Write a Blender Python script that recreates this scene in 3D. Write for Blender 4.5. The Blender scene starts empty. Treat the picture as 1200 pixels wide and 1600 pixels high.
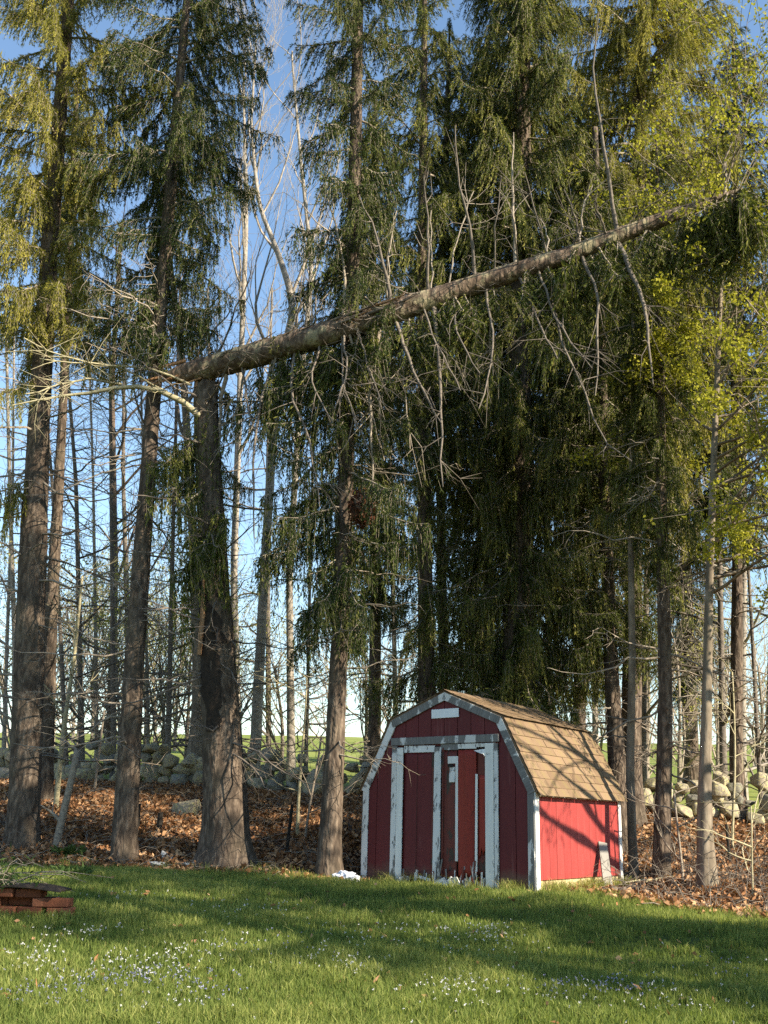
import bpy, bmesh, math, random
import numpy as np
from mathutils import Vector, Matrix

# ------------------------------------------------------------------ camera, sky, sun, exposure
SC = bpy.context.scene
COL = SC.collection
EYE = 1.5
PITCH, ROLL, FPX = math.radians(16.73), math.radians(1.48), 1600.0
cam_data = bpy.data.cameras.new('camera')
cam = bpy.data.objects.new('camera', cam_data)
COL.objects.link(cam)
cam_data.sensor_width = 36.0
cam_data.lens = 36.0
cam_data.clip_end = 6000.0
cam.matrix_world = (Matrix.Translation((0, 0, EYE)) @ Matrix.Rotation(math.pi / 2 + PITCH, 4, 'X')
                    @ Matrix.Rotation(ROLL, 4, 'Z'))
SC.camera = cam

SUN_EL = math.radians(30.0)
SUN_H = np.array([0.840, -0.540]); SUN_H /= np.linalg.norm(SUN_H)
SUN_DIR = Vector((SUN_H[0] * math.cos(SUN_EL), SUN_H[1] * math.cos(SUN_EL), math.sin(SUN_EL)))
world = bpy.data.worlds.new('World')
SC.world = world
world.use_nodes = True
wn = world.node_tree
bg = wn.nodes['Background']
sky = wn.nodes.new('ShaderNodeTexSky')
sky.sky_type = 'NISHITA'
sky.sun_disc = False
sky.sun_elevation = SUN_EL
sky.sun_rotation = math.atan2(SUN_DIR.x, SUN_DIR.y)
sky.air_density = 1.35
sky.dust_density = 0.0
sky.ozone_density = 3.0
wn.links.new(sky.outputs[0], bg.inputs[0])
bg.inputs[1].default_value = 0.092
sun_data = bpy.data.lights.new('sun', 'SUN')
sun_data.energy = 5.0
sun_data.angle = math.radians(0.55)
sun_data.color = (1.0, 0.88, 0.68)
sun = bpy.data.objects.new('sun', sun_data)
COL.objects.link(sun)
sun.rotation_euler = SUN_DIR.to_track_quat('Z', 'Y').to_euler()
sun.location = (20, -10, 25)
vs = SC.view_settings
vs.view_transform = 'Standard'
vs.look = 'None'
vs.exposure = 1.48
vs.gamma = 1.0
vs.use_curve_mapping = False
SC.cycles.max_bounces = 5
SC.cycles.diffuse_bounces = 3
SC.cycles.transmission_bounces = 3
SC.cycles.transparent_max_bounces = 4
SC.cycles.use_denoising = False

# ------------------------------------------------------------------ helpers
def rng(seed): return np.random.default_rng(seed)

def ray(px, py):
    a, b = px - 600.0, py - 800.0
    c, s = math.cos(ROLL), math.sin(ROLL)
    a, b = a * c + b * s, -a * s + b * c
    x, u = a / FPX, -b / FPX
    return np.array([x, math.cos(PITCH) - u * math.sin(PITCH), math.sin(PITCH) + u * math.cos(PITCH)])

def at(px, py, depth):
    r = ray(px, py)
    return r / r[1] * depth + np.array([0, 0, EYE])

EX = np.array([-60, -8, -5.4, -3.4, -2.0, -0.8, 0.2, 1.4, 2.7, 3.85, 6, 12, 60.])
EY = np.array([17.0, 15.7, 15.0, 14.3, 14.1, 13.7, 13.7, 13.3, 12.3, 11.0, 9.8, 9.2, 9.2])
def edge_y(x): return np.interp(x, EX, EY) + 0.10 * np.sin(np.asarray(x) * 3.1) + 0.06 * np.sin(np.asarray(x) * 7.7 + 1)
def wall_y(x): return 20.2 - 0.20 * np.clip(x, -40, 40)
def wall_z(x): return np.interp(x, [-40, -8, -3, 2, 7, 40], [2.6, 2.12, 2.02, 1.80, 1.66, 1.6])
def lawn_z(y):
    y = np.asarray(y, float)
    return 0.06 * np.clip(y, -30, 12.4) + 0.025 * np.clip(y - 12.4, 0, 10)
CREST = 80.0
SHED_TH = math.radians(35.63); SHED_Z = EYE - .754
SHED_C = np.array([1.828, 12.358]) - 1.22 * np.array([math.cos(SHED_TH), -math.sin(SHED_TH)]) + 1.238 * np.array([math.sin(SHED_TH), math.cos(SHED_TH)])
def ground(x, y):
    x = np.asarray(x, float); y = np.asarray(y, float)
    z = ground0(x, y)
    dx, dy = x - SHED_C[0], y - SHED_C[1]
    lx = np.abs(dx * math.cos(SHED_TH) - dy * math.sin(SHED_TH)) - 1.3
    ly = np.abs(dx * math.sin(SHED_TH) + dy * math.cos(SHED_TH)) - 1.32
    d = np.hypot(np.maximum(lx, 0), np.maximum(ly, 0))
    w = np.clip(d / .9, 0, 1); w = w * w * (3 - 2 * w)
    return z * w + (SHED_Z - .015) * (1 - w)
def ground0(x, y):
    x = np.asarray(x, float); y = np.asarray(y, float)
    e, w, zw = edge_y(x), wall_y(x), wall_z(x)
    zl = lawn_z(np.minimum(y, e)) + 0.012 * np.sin(x * 1.7 + y) + 0.010 * np.sin(y * 2.3 - x * .8)
    t = np.clip((y - e) / (w - e), 0, 1)
    pw = np.interp(x, [-.5, 3.0], [0.0, 1.0])
    s = (.5 * t + .5 * (1 - (1 - t) ** 2)) * (1 - pw) + t ** 2.0 * pw
    zb = (zw - lawn_z(e)) * s + 0.05 * np.sin(x * 2.1 + y * 1.3) * np.clip(t * 6, 0, 1) * np.clip((1 - t) * 6, 0, 1)
    d = np.clip(y - w, 0, None)
    f = np.where(d < CREST - 20, d * 0.0865, (CREST - 20) * 0.0865 - (d - CREST + 20) * 0.02)
    f = np.maximum(f, -6.0) + 0.5 * np.sin(x * .035 + 1) * np.clip(d / 60, 0, 1)
    return zl + zb + f

def ghit(px, py):
    r = ray(px, py)
    lo = None
    for y in np.arange(4, 200, 0.02):
        p = r / r[1] * y + np.array([0, 0, EYE])
        if p[2] <= ground(p[0], p[1]):
            return np.array([p[0], p[1], float(ground(p[0], p[1]))])
    return r / r[1] * 60 + np.array([0, 0, EYE])

# --- materials
def mat(name):
    m = bpy.data.materials.new(name); m.use_nodes = True
    nt = m.node_tree
    for n in list(nt.nodes):
        nt.nodes.remove(n)
    out = nt.nodes.new('ShaderNodeOutputMaterial')
    return m, nt, out

def N(nt, kind, **kw):
    n = nt.nodes.new(kind)
    for k, v in kw.items():
        if k.startswith('i_'):
            n.inputs[k[2:].replace('_', ' ')].default_value = v
        else:
            setattr(n, k, v)
    return n

def ramp(nt, fac, stops, interp='LINEAR'):
    r = nt.nodes.new('ShaderNodeValToRGB')
    r.color_ramp.interpolation = interp
    el = r.color_ramp.elements
    while len(el) < len(stops):
        el.new(0.5)
    for e, (p, c) in zip(el, stops):
        e.position = p
        e.color = (c, c, c, 1) if not isinstance(c, tuple) else (c[0], c[1], c[2], 1)
    nt.links.new(fac, r.inputs[0])
    return r.outputs[0]

def mixc(nt, fac, a, b, mode='MIX'):
    m = nt.nodes.new('ShaderNodeMix'); m.data_type = 'RGBA'; m.blend_type = mode
    for s, v in ((0, fac), (6, a), (7, b)):
        if isinstance(v, (int, float)):
            m.inputs[s].default_value = v
        elif isinstance(v, tuple):
            m.inputs[s].default_value = (v[0], v[1], v[2], 1)
        else:
            nt.links.new(v, m.inputs[s])
    return m.outputs[2]

def coords(nt, scale=(1, 1, 1), kind='Object'):
    tc = nt.nodes.new('ShaderNodeTexCoord')
    mp = nt.nodes.new('ShaderNodeMapping')
    mp.inputs['Scale'].default_value = scale
    nt.links.new(tc.outputs[kind], mp.inputs[0])
    return mp.outputs[0]

def noise(nt, vec, scale, detail=4, rough=.55):
    n = N(nt, 'ShaderNodeTexNoise', i_Scale=scale, i_Detail=detail, i_Roughness=rough)
    nt.links.new(vec, n.inputs['Vector'])
    return n.outputs[0]

def principled(nt, out, col, rough=.8, bump=None, bstr=.5, bdist=.02, spec=.25):
    p = nt.nodes.new('ShaderNodeBsdfPrincipled')
    if isinstance(col, tuple):
        p.inputs['Base Color'].default_value = (*col, 1)
    else:
        nt.links.new(col, p.inputs['Base Color'])
    if isinstance(rough, (int, float)):
        p.inputs['Roughness'].default_value = rough
    else:
        nt.links.new(rough, p.inputs['Roughness'])
    p.inputs['Specular IOR Level'].default_value = spec
    if bump is not None:
        b = nt.nodes.new('ShaderNodeBump')
        b.inputs['Strength'].default_value = bstr
        b.inputs['Distance'].default_value = bdist
        nt.links.new(bump, b.inputs['Height'])
        nt.links.new(b.outputs[0], p.inputs['Normal'])
    nt.links.new(p.outputs[0], out.inputs[0])
    return p

def leaf_mat(name, c0, c1, c2, transl=.35, gloss=0.0):
    m, nt, out = mat(name)
    a = N(nt, 'ShaderNodeAttribute', attribute_name='tint')
    c = ramp(nt, a.outputs['Fac'], [(0, c0), (.55, c1), (1, c2)])
    d = nt.nodes.new('ShaderNodeBsdfDiffuse'); t = nt.nodes.new('ShaderNodeBsdfTranslucent')
    nt.links.new(c, d.inputs[0])
    tc = mixc(nt, 1.0, c, (1.0, 1.0, .55), 'MULTIPLY')
    nt.links.new(tc, t.inputs[0])
    mx = nt.nodes.new('ShaderNodeMixShader'); mx.inputs[0].default_value = transl
    nt.links.new(d.outputs[0], mx.inputs[1]); nt.links.new(t.outputs[0], mx.inputs[2])
    last = mx.outputs[0]
    if gloss:
        g = nt.nodes.new('ShaderNodeBsdfGlossy'); g.inputs['Roughness'].default_value = .45
        m2 = nt.nodes.new('ShaderNodeMixShader'); m2.inputs[0].default_value = gloss
        nt.links.new(last, m2.inputs[1]); nt.links.new(g.outputs[0], m2.inputs[2]); last = m2.outputs[0]
    nt.links.new(last, out.inputs[0])
    return m

def bark_mat(name, dark, mid, light, scale=1.0, lichen=None, bstr=.8):
    m, nt, out = mat(name)
    v = coords(nt, (1, 1, .32))
    nw = noise(nt, v, 7 * scale, 4, .65)
    va = nt.nodes.new('ShaderNodeVectorMath'); va.operation = 'MULTIPLY_ADD'
    nt.links.new(nw, va.inputs[0]); va.inputs[1].default_value = (.16, .16, .16); nt.links.new(v, va.inputs[2])
    vo = N(nt, 'ShaderNodeTexVoronoi', i_Scale=15.0 * scale)
    nt.links.new(va.outputs[0], vo.inputs['Vector'])
    big = noise(nt, coords(nt, (1, 1, .5)), 1.6 * scale, 4)
    medn = noise(nt, v, 22 * scale, 4, .6)
    c = ramp(nt, medn, [(.28, dark), (.5, mid), (.74, light)])
    c = mixc(nt, ramp(nt, vo.outputs['Distance'], [(.42, 0.0), (.75, .65)]), c, tuple(x * .6 for x in dark))
    c = mixc(nt, ramp(nt, big, [(.35, .0), (.7, .55)]), c, dark)
    hue = noise(nt, coords(nt, (1, 1, .6)), 3.1 * scale, 4)
    c = mixc(nt, ramp(nt, hue, [(.5, .0), (.72, .4)]), c, (mid[0] * .95, mid[1] * 1.05, mid[2] * .95))
    if lichen:
        l = noise(nt, coords(nt), 4 * scale, 5, .65)
        c = mixc(nt, ramp(nt, l, [(.50, 0.0), (.60, .65)]), c, lichen)
    h = mixc(nt, .4, ramp(nt, vo.outputs['Distance'], [(.1, 1.0), (.7, 0.0)]), medn)
    principled(nt, out, c, .95, h, bstr, .035, .1)
    return m

def simple_mat(name, c0, c1, scale=8, rough=.85, bstr=.3, stretch=(1, 1, 1), bdist=.02):
    m, nt, out = mat(name)
    v = coords(nt, stretch)
    n = noise(nt, v, scale, 5, .65)
    c = ramp(nt, n, [(.3, c0), (.7, c1)])
    principled(nt, out, c, rough, n, bstr, bdist)
    return m

# --- objects
def tag(o, label=None, cat=None, group=None, kind=None):
    if label: o['label'] = label
    if cat: o['category'] = cat
    if group: o['group'] = group
    if kind: o['kind'] = kind
    return o

def thing(name, label, cat, loc=(0, 0, 0), rz=0.0, group=None):
    o = bpy.data.objects.new(name, None)
    o.empty_display_size = .2
    o.location = Vector([float(c) for c in loc]); o.rotation_euler = (0, 0, rz)
    COL.objects.link(o)
    return tag(o, label, cat, group)

def mesh_from(name, V, faces, material, tint=None, smooth=False, mats=None, midx=None):
    V = np.asarray(V, np.float32).reshape(-1, 3)
    if isinstance(faces, np.ndarray): faces = [faces]
    faces = [np.asarray(f, np.int32) for f in faces if len(f)]
    me = bpy.data.meshes.new(name)
    me.vertices.add(len(V)); me.vertices.foreach_set('co', V.ravel())
    tot = np.concatenate([np.full(len(f), f.shape[1], np.int32) for f in faces])
    loops = np.concatenate([f.ravel() for f in faces])
    me.loops.add(len(loops)); me.loops.foreach_set('vertex_index', loops)
    me.polygons.add(len(tot))
    st = np.zeros(len(tot), np.int32); st[1:] = np.cumsum(tot)[:-1]
    me.polygons.foreach_set('loop_start', st)
    if tint is not None:
        a = me.attributes.new('tint', 'FLOAT', 'POINT'); a.data.foreach_set('value', np.asarray(tint, np.float32))
    me.update(calc_edges=True); me.validate()
    if smooth:
        me.polygons.foreach_set('use_smooth', np.ones(len(me.polygons), bool))
    for m_ in (mats or ([material] if material else [])): me.materials.append(m_)
    if midx is not None: me.polygons.foreach_set('material_index', np.asarray(midx, np.int32))
    return me

def mk(name, V, faces, material, parent=None, tint=None, smooth=False, local=False):
    V = np.asarray(V, float).reshape(-1, 3)
    if parent is not None and not local:
        off = np.array(parent.location)
        if parent.parent is not None: off = off + np.array(parent.parent.location)
        V = V - off
    o = bpy.data.objects.new(name, mesh_from(name, V, faces, material, tint, smooth))
    COL.objects.link(o)
    if parent is not None: o.parent = parent
    return o

def link_mesh(name, me, parent=None, loc=(0, 0, 0), rot=(0, 0, 0), scale=(1, 1, 1)):
    o = bpy.data.objects.new(name, me)
    COL.objects.link(o)
    o.parent = parent
    o.location = loc; o.rotation_euler = rot; o.scale = scale
    return o

def bm_mesh(name, bm, material, smooth=False):
    me = bpy.data.meshes.new(name); bm.to_mesh(me); bm.free()
    if smooth:
        for p in me.polygons: p.use_smooth = True
    me.materials.append(material)
    return me

def box_mesh(name, sx, sy, sz, material, bevel=.004, jit=0, seed=0):
    bm = bmesh.new(); bmesh.ops.create_cube(bm, size=1)
    r = random.Random(seed)
    for v in bm.verts:
        v.co = Vector((v.co.x * sx, v.co.y * sy, v.co.z * sz)) + Vector([r.uniform(-jit, jit) for _ in range(3)])
    if bevel:
        bmesh.ops.bevel(bm, geom=bm.edges[:], offset=bevel, segments=1, affect='EDGES')
    return bm_mesh(name, bm, material)

def prism(name, poly, y0, y1, material, parent):
    """polygon in local x,z extruded along local y"""
    n = len(poly)
    V = [(x, y0, z) for x, z in poly] + [(x, y1, z) for x, z in poly]
    bm = bmesh.new()
    vs_ = [bm.verts.new(v) for v in V]
    bm.faces.new(vs_[:n]); bm.faces.new(vs_[n:][::-1])
    for i in range(n):
        bm.faces.new((vs_[i], vs_[n + i], vs_[n + (i + 1) % n], vs_[(i + 1) % n]))
    bmesh.ops.recalc_face_normals(bm, faces=bm.faces[:])
    o = bpy.data.objects.new(name, bm_mesh(name, bm, material))
    COL.objects.link(o); o.parent = parent
    return o

def resample(p, n):
    p = np.asarray(p, float)
    d = np.r_[0, np.cumsum(np.linalg.norm(np.diff(p, axis=0), axis=1))]
    t = np.linspace(0, d[-1], n)
    return np.stack([np.interp(t, d, p[:, i]) for i in range(p.shape[1])], 1)

class Tubes:
    """collects polylines with radii, makes one mesh"""
    def __init__(self, k=3): self.k = k; self.g = {}
    def add(self, pts, rad, tint=.5):
        pts = np.asarray(pts, float); n = len(pts)
        rad = np.broadcast_to(np.asarray(rad, float), (n,))
        self.g.setdefault(n, []).append((pts, rad, tint))
    def arrays(self):
        VV, FF, TT, off = [], [], [], 0
        k = self.k
        for n, L in self.g.items():
            P = np.stack([a[0] for a in L]); R = np.stack([a[1] for a in L]); T = np.array([a[2] for a in L])
            t = np.gradient(P, axis=1); t /= np.linalg.norm(t, axis=2, keepdims=True) + 1e-9
            m = t.mean(1); ref = np.where(np.abs(m[:, 2:3]) < .8, np.array([[0, 0, 1.]]), np.array([[1., 0.13, 0]]))
            u = np.cross(t, ref[:, None, :]); u /= np.linalg.norm(u, axis=2, keepdims=True) + 1e-9
            w = np.cross(t, u)
            a = np.linspace(0, 2 * np.pi, k, endpoint=False)
            V = P[:, :, None, :] + R[:, :, None, None] * (np.cos(a)[None, None, :, None] * u[:, :, None, :] + np.sin(a)[None, None, :, None] * w[:, :, None, :])
            M = len(L)
            idx = np.arange(M * n * k).reshape(M, n, k) + off
            A = idx[:, :-1, :]; B = np.roll(A, -1, 2); D = idx[:, 1:, :]; C = np.roll(D, -1, 2)
            FF.append(np.stack([A, B, C, D], -1).reshape(-1, 4))
            VV.append(V.reshape(-1, 3)); TT.append(np.repeat(T, n * k)); off += M * n * k
        return np.concatenate(VV), np.concatenate(FF), np.concatenate(TT)
    def build(self, name, material, parent=None, smooth=True):
        V, F, T = self.arrays()
        return mk(name, V, F, material, parent, T, smooth)

def diamonds(P, D, L, Wd, g, tint):
    """flat kite leaves: base P, direction D, length L, width Wd"""
    D = D / (np.linalg.norm(D, axis=1, keepdims=True) + 1e-9)
    q = g.normal(size=P.shape)
    S = np.cross(D, q); S /= np.linalg.norm(S, axis=1, keepdims=True) + 1e-9
    L = np.asarray(L)[:, None]; Wd = np.asarray(Wd)[:, None]
    V = np.stack([P, P + D * L * .45 + S * Wd * .5, P + D * L, P + D * L * .45 - S * Wd * .5], 1)
    n = len(P)
    return V.reshape(-1, 3), np.arange(n * 4).reshape(n, 4), np.repeat(tint, 4)

# ------------------------------------------------------------------ materials
M_BARK = bark_mat('spruce_bark', (.048, .036, .029), (.135, .103, .079), (.26, .206, .158))
M_BARK2 = bark_mat('smooth_bark', (.13, .105, .08), (.23, .19, .145), (.33, .28, .22), .6, bstr=.4)
M_LOG = bark_mat('fallen_bark', (.065, .046, .035), (.17, .125, .094), (.30, .235, .175), .9, lichen=(.30, .27, .17))
M_TWIG = simple_mat('dead_twig_bark', (.14, .115, .09), (.34, .29, .23), 20)
M_DULLTWIG = simple_mat('dull_shade_twig_bark', (.075, .062, .052), (.20, .17, .14), 20)  # darker twig copy for branches in shade, also used as plain dull twigs
M_PALE = simple_mat('pale_branch_bark', (.22, .20, .12), (.42, .37, .24), 14)
M_GREYTREE = simple_mat('grey_tree_bark', (.16, .135, .11), (.36, .32, .27), 10)
M_BROWNTWIG = simple_mat('brown_twig', (.07, .05, .038), (.16, .12, .09), 20)
M_RAW = simple_mat('torn_wood', (.16, .08, .04), (.36, .22, .12), 30, stretch=(1, 1, .15))
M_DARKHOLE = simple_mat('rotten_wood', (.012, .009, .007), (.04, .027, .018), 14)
M_NEEDLE = leaf_mat('spruce_needles', (.020, .036, .012), (.096, .114, .032), (.340, .315, .085), .30)
M_NEEDLE_SUN = leaf_mat('sun_tinted_spruce_needles', (.060, .070, .015), (.215, .205, .045), (.500, .435, .110), .36)  # same spruce needles, sunlight on the boughs put into a brighter yellow
M_NEEDLE_D = leaf_mat('darker_spruce_needles', (.016, .030, .012), (.056, .074, .025), (.170, .170, .050), .28)  # same needle colours in darker tones
M_NEEDLE_B = leaf_mat('dry_spruce_needles', (.06, .05, .02), (.13, .105, .035), (.22, .18, .06), .25)
M_BUD = leaf_mat('yellow_green_leaves', (.15, .155, .022), (.30, .295, .040), (.48, .45, .085), .42)
M_BRUSH = leaf_mat('budding_leaves', (.26, .25, .08), (.42, .39, .13), (.55, .50, .19), .5)
M_GRASS = leaf_mat('grass_blades', (.080, .122, .034), (.190, .242, .066), (.460, .460, .165), .52)
M_DRYGRASS = leaf_mat('dry_grass_blades', (.16, .13, .05), (.28, .23, .09), (.40, .34, .16), .3)
M_LITTER = leaf_mat('dead_leaves', (.12, .056, .028), (.30, .155, .078), (.52, .33, .19), .14)
M_WEED = leaf_mat('weed_leaves', (.03, .06, .02), (.06, .10, .035), (.10, .14, .05), .3)
M_WHITEFL = leaf_mat('white_petals', (.38, .38, .44), (.52, .52, .58), (.70, .70, .70), .3)
M_BLUEFL = leaf_mat('blue_petals', (.16, .17, .34), (.24, .25, .44), (.36, .36, .52), .3)
M_CONE = leaf_mat('red_brown_cones', (.05, .02, .012), (.10, .042, .026), (.16, .075, .045), .1)
M_STAKE = simple_mat('black_stake', (.010, .009, .008), (.03, .026, .022), 20)

# ground materials
def ground_mat(name, stops, s1, s2, bstr):
    m, nt, out = mat(name)
    v = coords(nt)
    a = noise(nt, v, s1, 4); b = noise(nt, v, s2, 6, .7)
    mx = nt.nodes.new('ShaderNodeMath'); mx.operation = 'MULTIPLY_ADD'
    nt.links.new(b, mx.inputs[0]); mx.inputs[1].default_value = .6
    mu = nt.nodes.new('ShaderNodeMath'); mu.operation = 'MULTIPLY'; nt.links.new(a, mu.inputs[0]); mu.inputs[1].default_value = .45
    nt.links.new(mu.outputs[0], mx.inputs[2])
    principled(nt, out, ramp(nt, mx.outputs[0], stops), .95, b, bstr, .03, .05)
    return m
M_LAWN = ground_mat('lawn_soil', [(.3, (.030, .046, .014)), (.5, (.06, .085, .024)), (.7, (.11, .105, .045))], 1.2, 30, .6)
M_FLOOR = ground_mat('woodland_floor', [(.3, (.035, .020, .012)), (.5, (.11, .060, .034)), (.68, (.24, .14, .08))], 2.0, 24, .9)
M_FIELD = ground_mat('field_grass', [(.3, (.10, .14, .03)), (.5, (.17, .205, .05)), (.7, (.24, .25, .085))], .15, 3.0, .4)

# ------------------------------------------------------------------ ground sheets
xs = np.unique(np.r_[np.linspace(-1500, -60, 14), np.linspace(-60, -14, 24), np.linspace(-14, 12, 131), np.linspace(12, 60, 24), np.linspace(60, 1500, 14)])
def sheet(name, ya, yb, ts, material, label_kind='structure'):
    X = np.repeat(xs[None, :], len(ts), 0)
    Y = ya(xs)[None, :] * (1 - ts[:, None]) + yb(xs)[None, :] * ts[:, None]
    Z = ground(X, Y)
    V = np.stack([X, Y, Z], -1).reshape(-1, 3)
    n, m = X.shape
    i = np.arange(n * m).reshape(n, m)
    F = np.stack([i[:-1, :-1], i[:-1, 1:], i[1:, 1:], i[1:, :-1]], -1).reshape(-1, 4)
    o = mk(name, V, F, material, None, None, True)
    return tag(o, kind='structure')
far0 = lambda x: np.full_like(x, -400.0)
field0 = lambda x: wall_y(x) + 1.2
sheet('lawn', far0, edge_y, np.r_[np.linspace(0, .94, 8), np.linspace(.95, 1, 90)], M_LAWN)
sheet('woodland_floor', edge_y, field0, np.linspace(0, 1, 60), M_FLOOR)
sheet('field', field0, lambda x: np.full_like(x, 1800.0), np.r_[np.linspace(0, .04, 40), np.linspace(.05, 1, 14)], M_FIELD)

# ------------------------------------------------------------------ the shed
TH = math.radians(35.63)
SW, SL, HE, HK, WK, HP = 1.22, 2.476, 1.145, 1.98, .797, 2.308
near = np.array([1.828, 12.358, EYE - .754])
fr = np.array([math.cos(TH), -math.sin(TH), 0]); dp = np.array([math.sin(TH), math.cos(TH), 0])
sc_ = near - fr * SW + dp * SL / 2
shed = thing('garden_shed', 'weathered red gambrel roof garden shed with peeling white trim', 'shed', sc_, -TH)
YF = -SL / 2

def paint(name, c_a, c_b, under, amount, pscale=6, stretch=(1, 1, .35), rough=.6, streak=None, dirt=False):
    """weathered paint over wood; amount = share of bare wood"""
    m, nt, out = mat(name)
    v = coords(nt, stretch)
    grain = noise(nt, coords(nt, (1, 1, .04)), 55, 4, .7)
    tone = noise(nt, v, 3, 5, .6)
    c = mixc(nt, ramp(nt, tone, [(.3, 0.0), (.72, 1.0)]), c_a, c_b)
    c = mixc(nt, ramp(nt, grain, [(.35, .22), (.65, 0.0)]), c, tuple(x * .35 for x in c_a))
    w = mixc(nt, ramp(nt, grain, [(.3, 0.0), (.7, 1.0)]), tuple(x * .5 for x in under), under)
    pk = noise(nt, v, pscale * .8, 7, .68)
    oi = nt.nodes.new('ShaderNodeObjectInfo')
    c = mixc(nt, ramp(nt, oi.outputs['Random'], [(0.0, .0), (1.0, .30)]), c, tuple(x * .62 for x in c_a))
    msk = ramp(nt, pk, [(max(0, .5 + amount - .012), 0.0), (.5 + amount + .012, 1.0)])
    col = mixc(nt, msk, w, c)
    if streak:
        sn = noise(nt, coords(nt, (1, 1, .08)), 18, 5, .7)
        col = mixc(nt, ramp(nt, sn, [(.60, 0.0), (.74, .5)]), col, streak)
    if dirt:
        gz = nt.nodes.new('ShaderNodeSeparateXYZ'); nt.links.new(coords(nt), gz.inputs[0])
        dn = noise(nt, coords(nt, (1, 1, .5)), 9, 5, .65)
        ms = nt.nodes.new('ShaderNodeMath'); ms.operation = 'MULTIPLY_ADD'; nt.links.new(dn, ms.inputs[0]); ms.inputs[1].default_value = -.28; nt.links.new(gz.outputs[2], ms.inputs[2])
        col = mixc(nt, ramp(nt, ms.outputs[0], [(0.0, .55), (.10, 0.0)]), col, (.10, .07, .05))
    h = mixc(nt, .35, msk, grain)
    principled(nt, out, col, rough, h, .5, .006, .3)
    return m
GREYW = (.20, .195, .19)
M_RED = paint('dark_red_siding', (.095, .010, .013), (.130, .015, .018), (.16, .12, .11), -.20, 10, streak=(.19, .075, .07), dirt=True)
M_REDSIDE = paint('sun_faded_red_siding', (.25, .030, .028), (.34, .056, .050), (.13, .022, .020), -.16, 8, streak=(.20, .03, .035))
M_REDDOOR = paint('brighter_red_door', (.20, .020, .012), (.30, .032, .016), (.10, .03, .02), -.12, 8, streak=(.10, .03, .02))  # a brighter red than the other front panels
M_BROWNRED = paint('brown_red_door', (.10, .020, .015), (.15, .032, .022), (.06, .04, .03), -.06, 8)
M_WHITE = paint('white_trim_paint', (.66, .66, .64), (.78, .77, .73), GREYW, -.115, 7)
M_PEEL = paint('peeling_white_trim', (.62, .62, .61), (.76, .75, .73), (.19, .18, .175), -.04, 6)
M_GREYB = paint('bare_grey_trim', (.50, .50, .49), (.66, .65, .64), (.185, .18, .175), .055, 5)
M_SILL = paint('yellowed_sill_wood', (.48, .40, .22), (.58, .50, .30), (.25, .18, .10), -.05, 8)
M_INNER = simple_mat('dark_interior_wood', (.02, .012, .01), (.05, .025, .018), 10)
M_PLATE = simple_mat('white_vent_plate', (.62, .64, .66), (.72, .74, .76), 12, .5, .05)
M_GREYPLANK = paint('weathered_plank', (.20, .19, .17), (.29, .27, .245), (.14, .125, .11), -.1, 6)

prof = [(-SW, 0.0), (SW, 0.0), (SW, HE), (WK, HK), (0, HP), (-WK, HK), (-SW, HE)]
def prof_z(x):
    x = abs(x)
    return HP - (HP - HK) * x / WK if x <= WK else HK - (HK - HE) * (x - WK) / (SW - WK)
inset = .03
wall = prism('wall', [(x * (1 - inset / SW), z - (0.02 if z > 0 else -.13)) for x, z in prof], YF + .025, -YF - .025, M_INNER, shed)

def clip_board(x0, x1, z0, z1f):
    xsn = sorted({x0, x1, *[b for b in (-WK, 0, WK) if x0 < b < x1]})
    top = [(x, z1f(x)) for x in xsn]
    return [(x0, z0), (x1, z0)] + top[::-1]
GAP = .004
DX0, DX1, DZ1 = -.785, .765, 1.66
rr = random.Random(4)
# front boards (grooved siding), leaving the doorway
bx = np.r_[-1.215, -1.02, DX0 - .0]
def front_board(x0, x1, z0, z1f, m=None, off=0.0):
    return prism('siding_board', clip_board(x0 + GAP, x1 - GAP, z0, z1f), YF - .004 - off, YF + .020, m or M_RED, shed)
topf = lambda x: prof_z(x) - .012
for a, b in ((-1.215, -1.02), (-1.02, -.785), (.765, .985), (.985, 1.215)):
    front_board(a, b, .03, topf, off=rr.uniform(0, .003))
gx = np.linspace(DX0, DX1, 9)
for a, b in zip(gx[:-1], gx[1:]):
    front_board(a, b, DZ1, topf, off=rr.uniform(0, .003))
# back boards
gx = np.linspace(-1.215, 1.215, 9)
for a, b in zip(gx[:-1], gx[1:]):
    prism('siding_board', clip_board(a + GAP, b - GAP, .05, topf), -YF - .02, -YF + .004, M_RED, shed)
# side boards
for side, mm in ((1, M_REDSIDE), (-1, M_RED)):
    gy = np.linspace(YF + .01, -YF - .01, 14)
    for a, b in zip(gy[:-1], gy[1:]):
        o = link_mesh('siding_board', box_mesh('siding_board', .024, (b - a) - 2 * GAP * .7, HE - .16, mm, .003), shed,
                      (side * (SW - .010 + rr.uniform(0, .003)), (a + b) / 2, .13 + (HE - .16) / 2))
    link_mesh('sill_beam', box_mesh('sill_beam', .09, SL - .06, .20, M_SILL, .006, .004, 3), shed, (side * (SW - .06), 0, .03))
link_mesh('sill_beam', box_mesh('sill_beam', 2 * SW - .2, .09, .20, M_INNER, .006), shed, (0, YF + .08, .02))

def fbar(name, a, b, w, depth, m, proud, parent=shed, jit=0.0, seed=1):
    """a board on the front face between two (x,z) points"""
    (x0, z0), (x1, z1) = a, b
    L = math.hypot(x1 - x0, z1 - z0); ang = math.atan2(z1 - z0, x1 - x0)
    me = box_mesh(name, L, depth, w, m, .003, jit, seed)
    return link_mesh(name, me, parent, ((x0 + x1) / 2, YF - proud - depth / 2, (z0 + z1) / 2), (0, -ang, 0))
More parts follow.
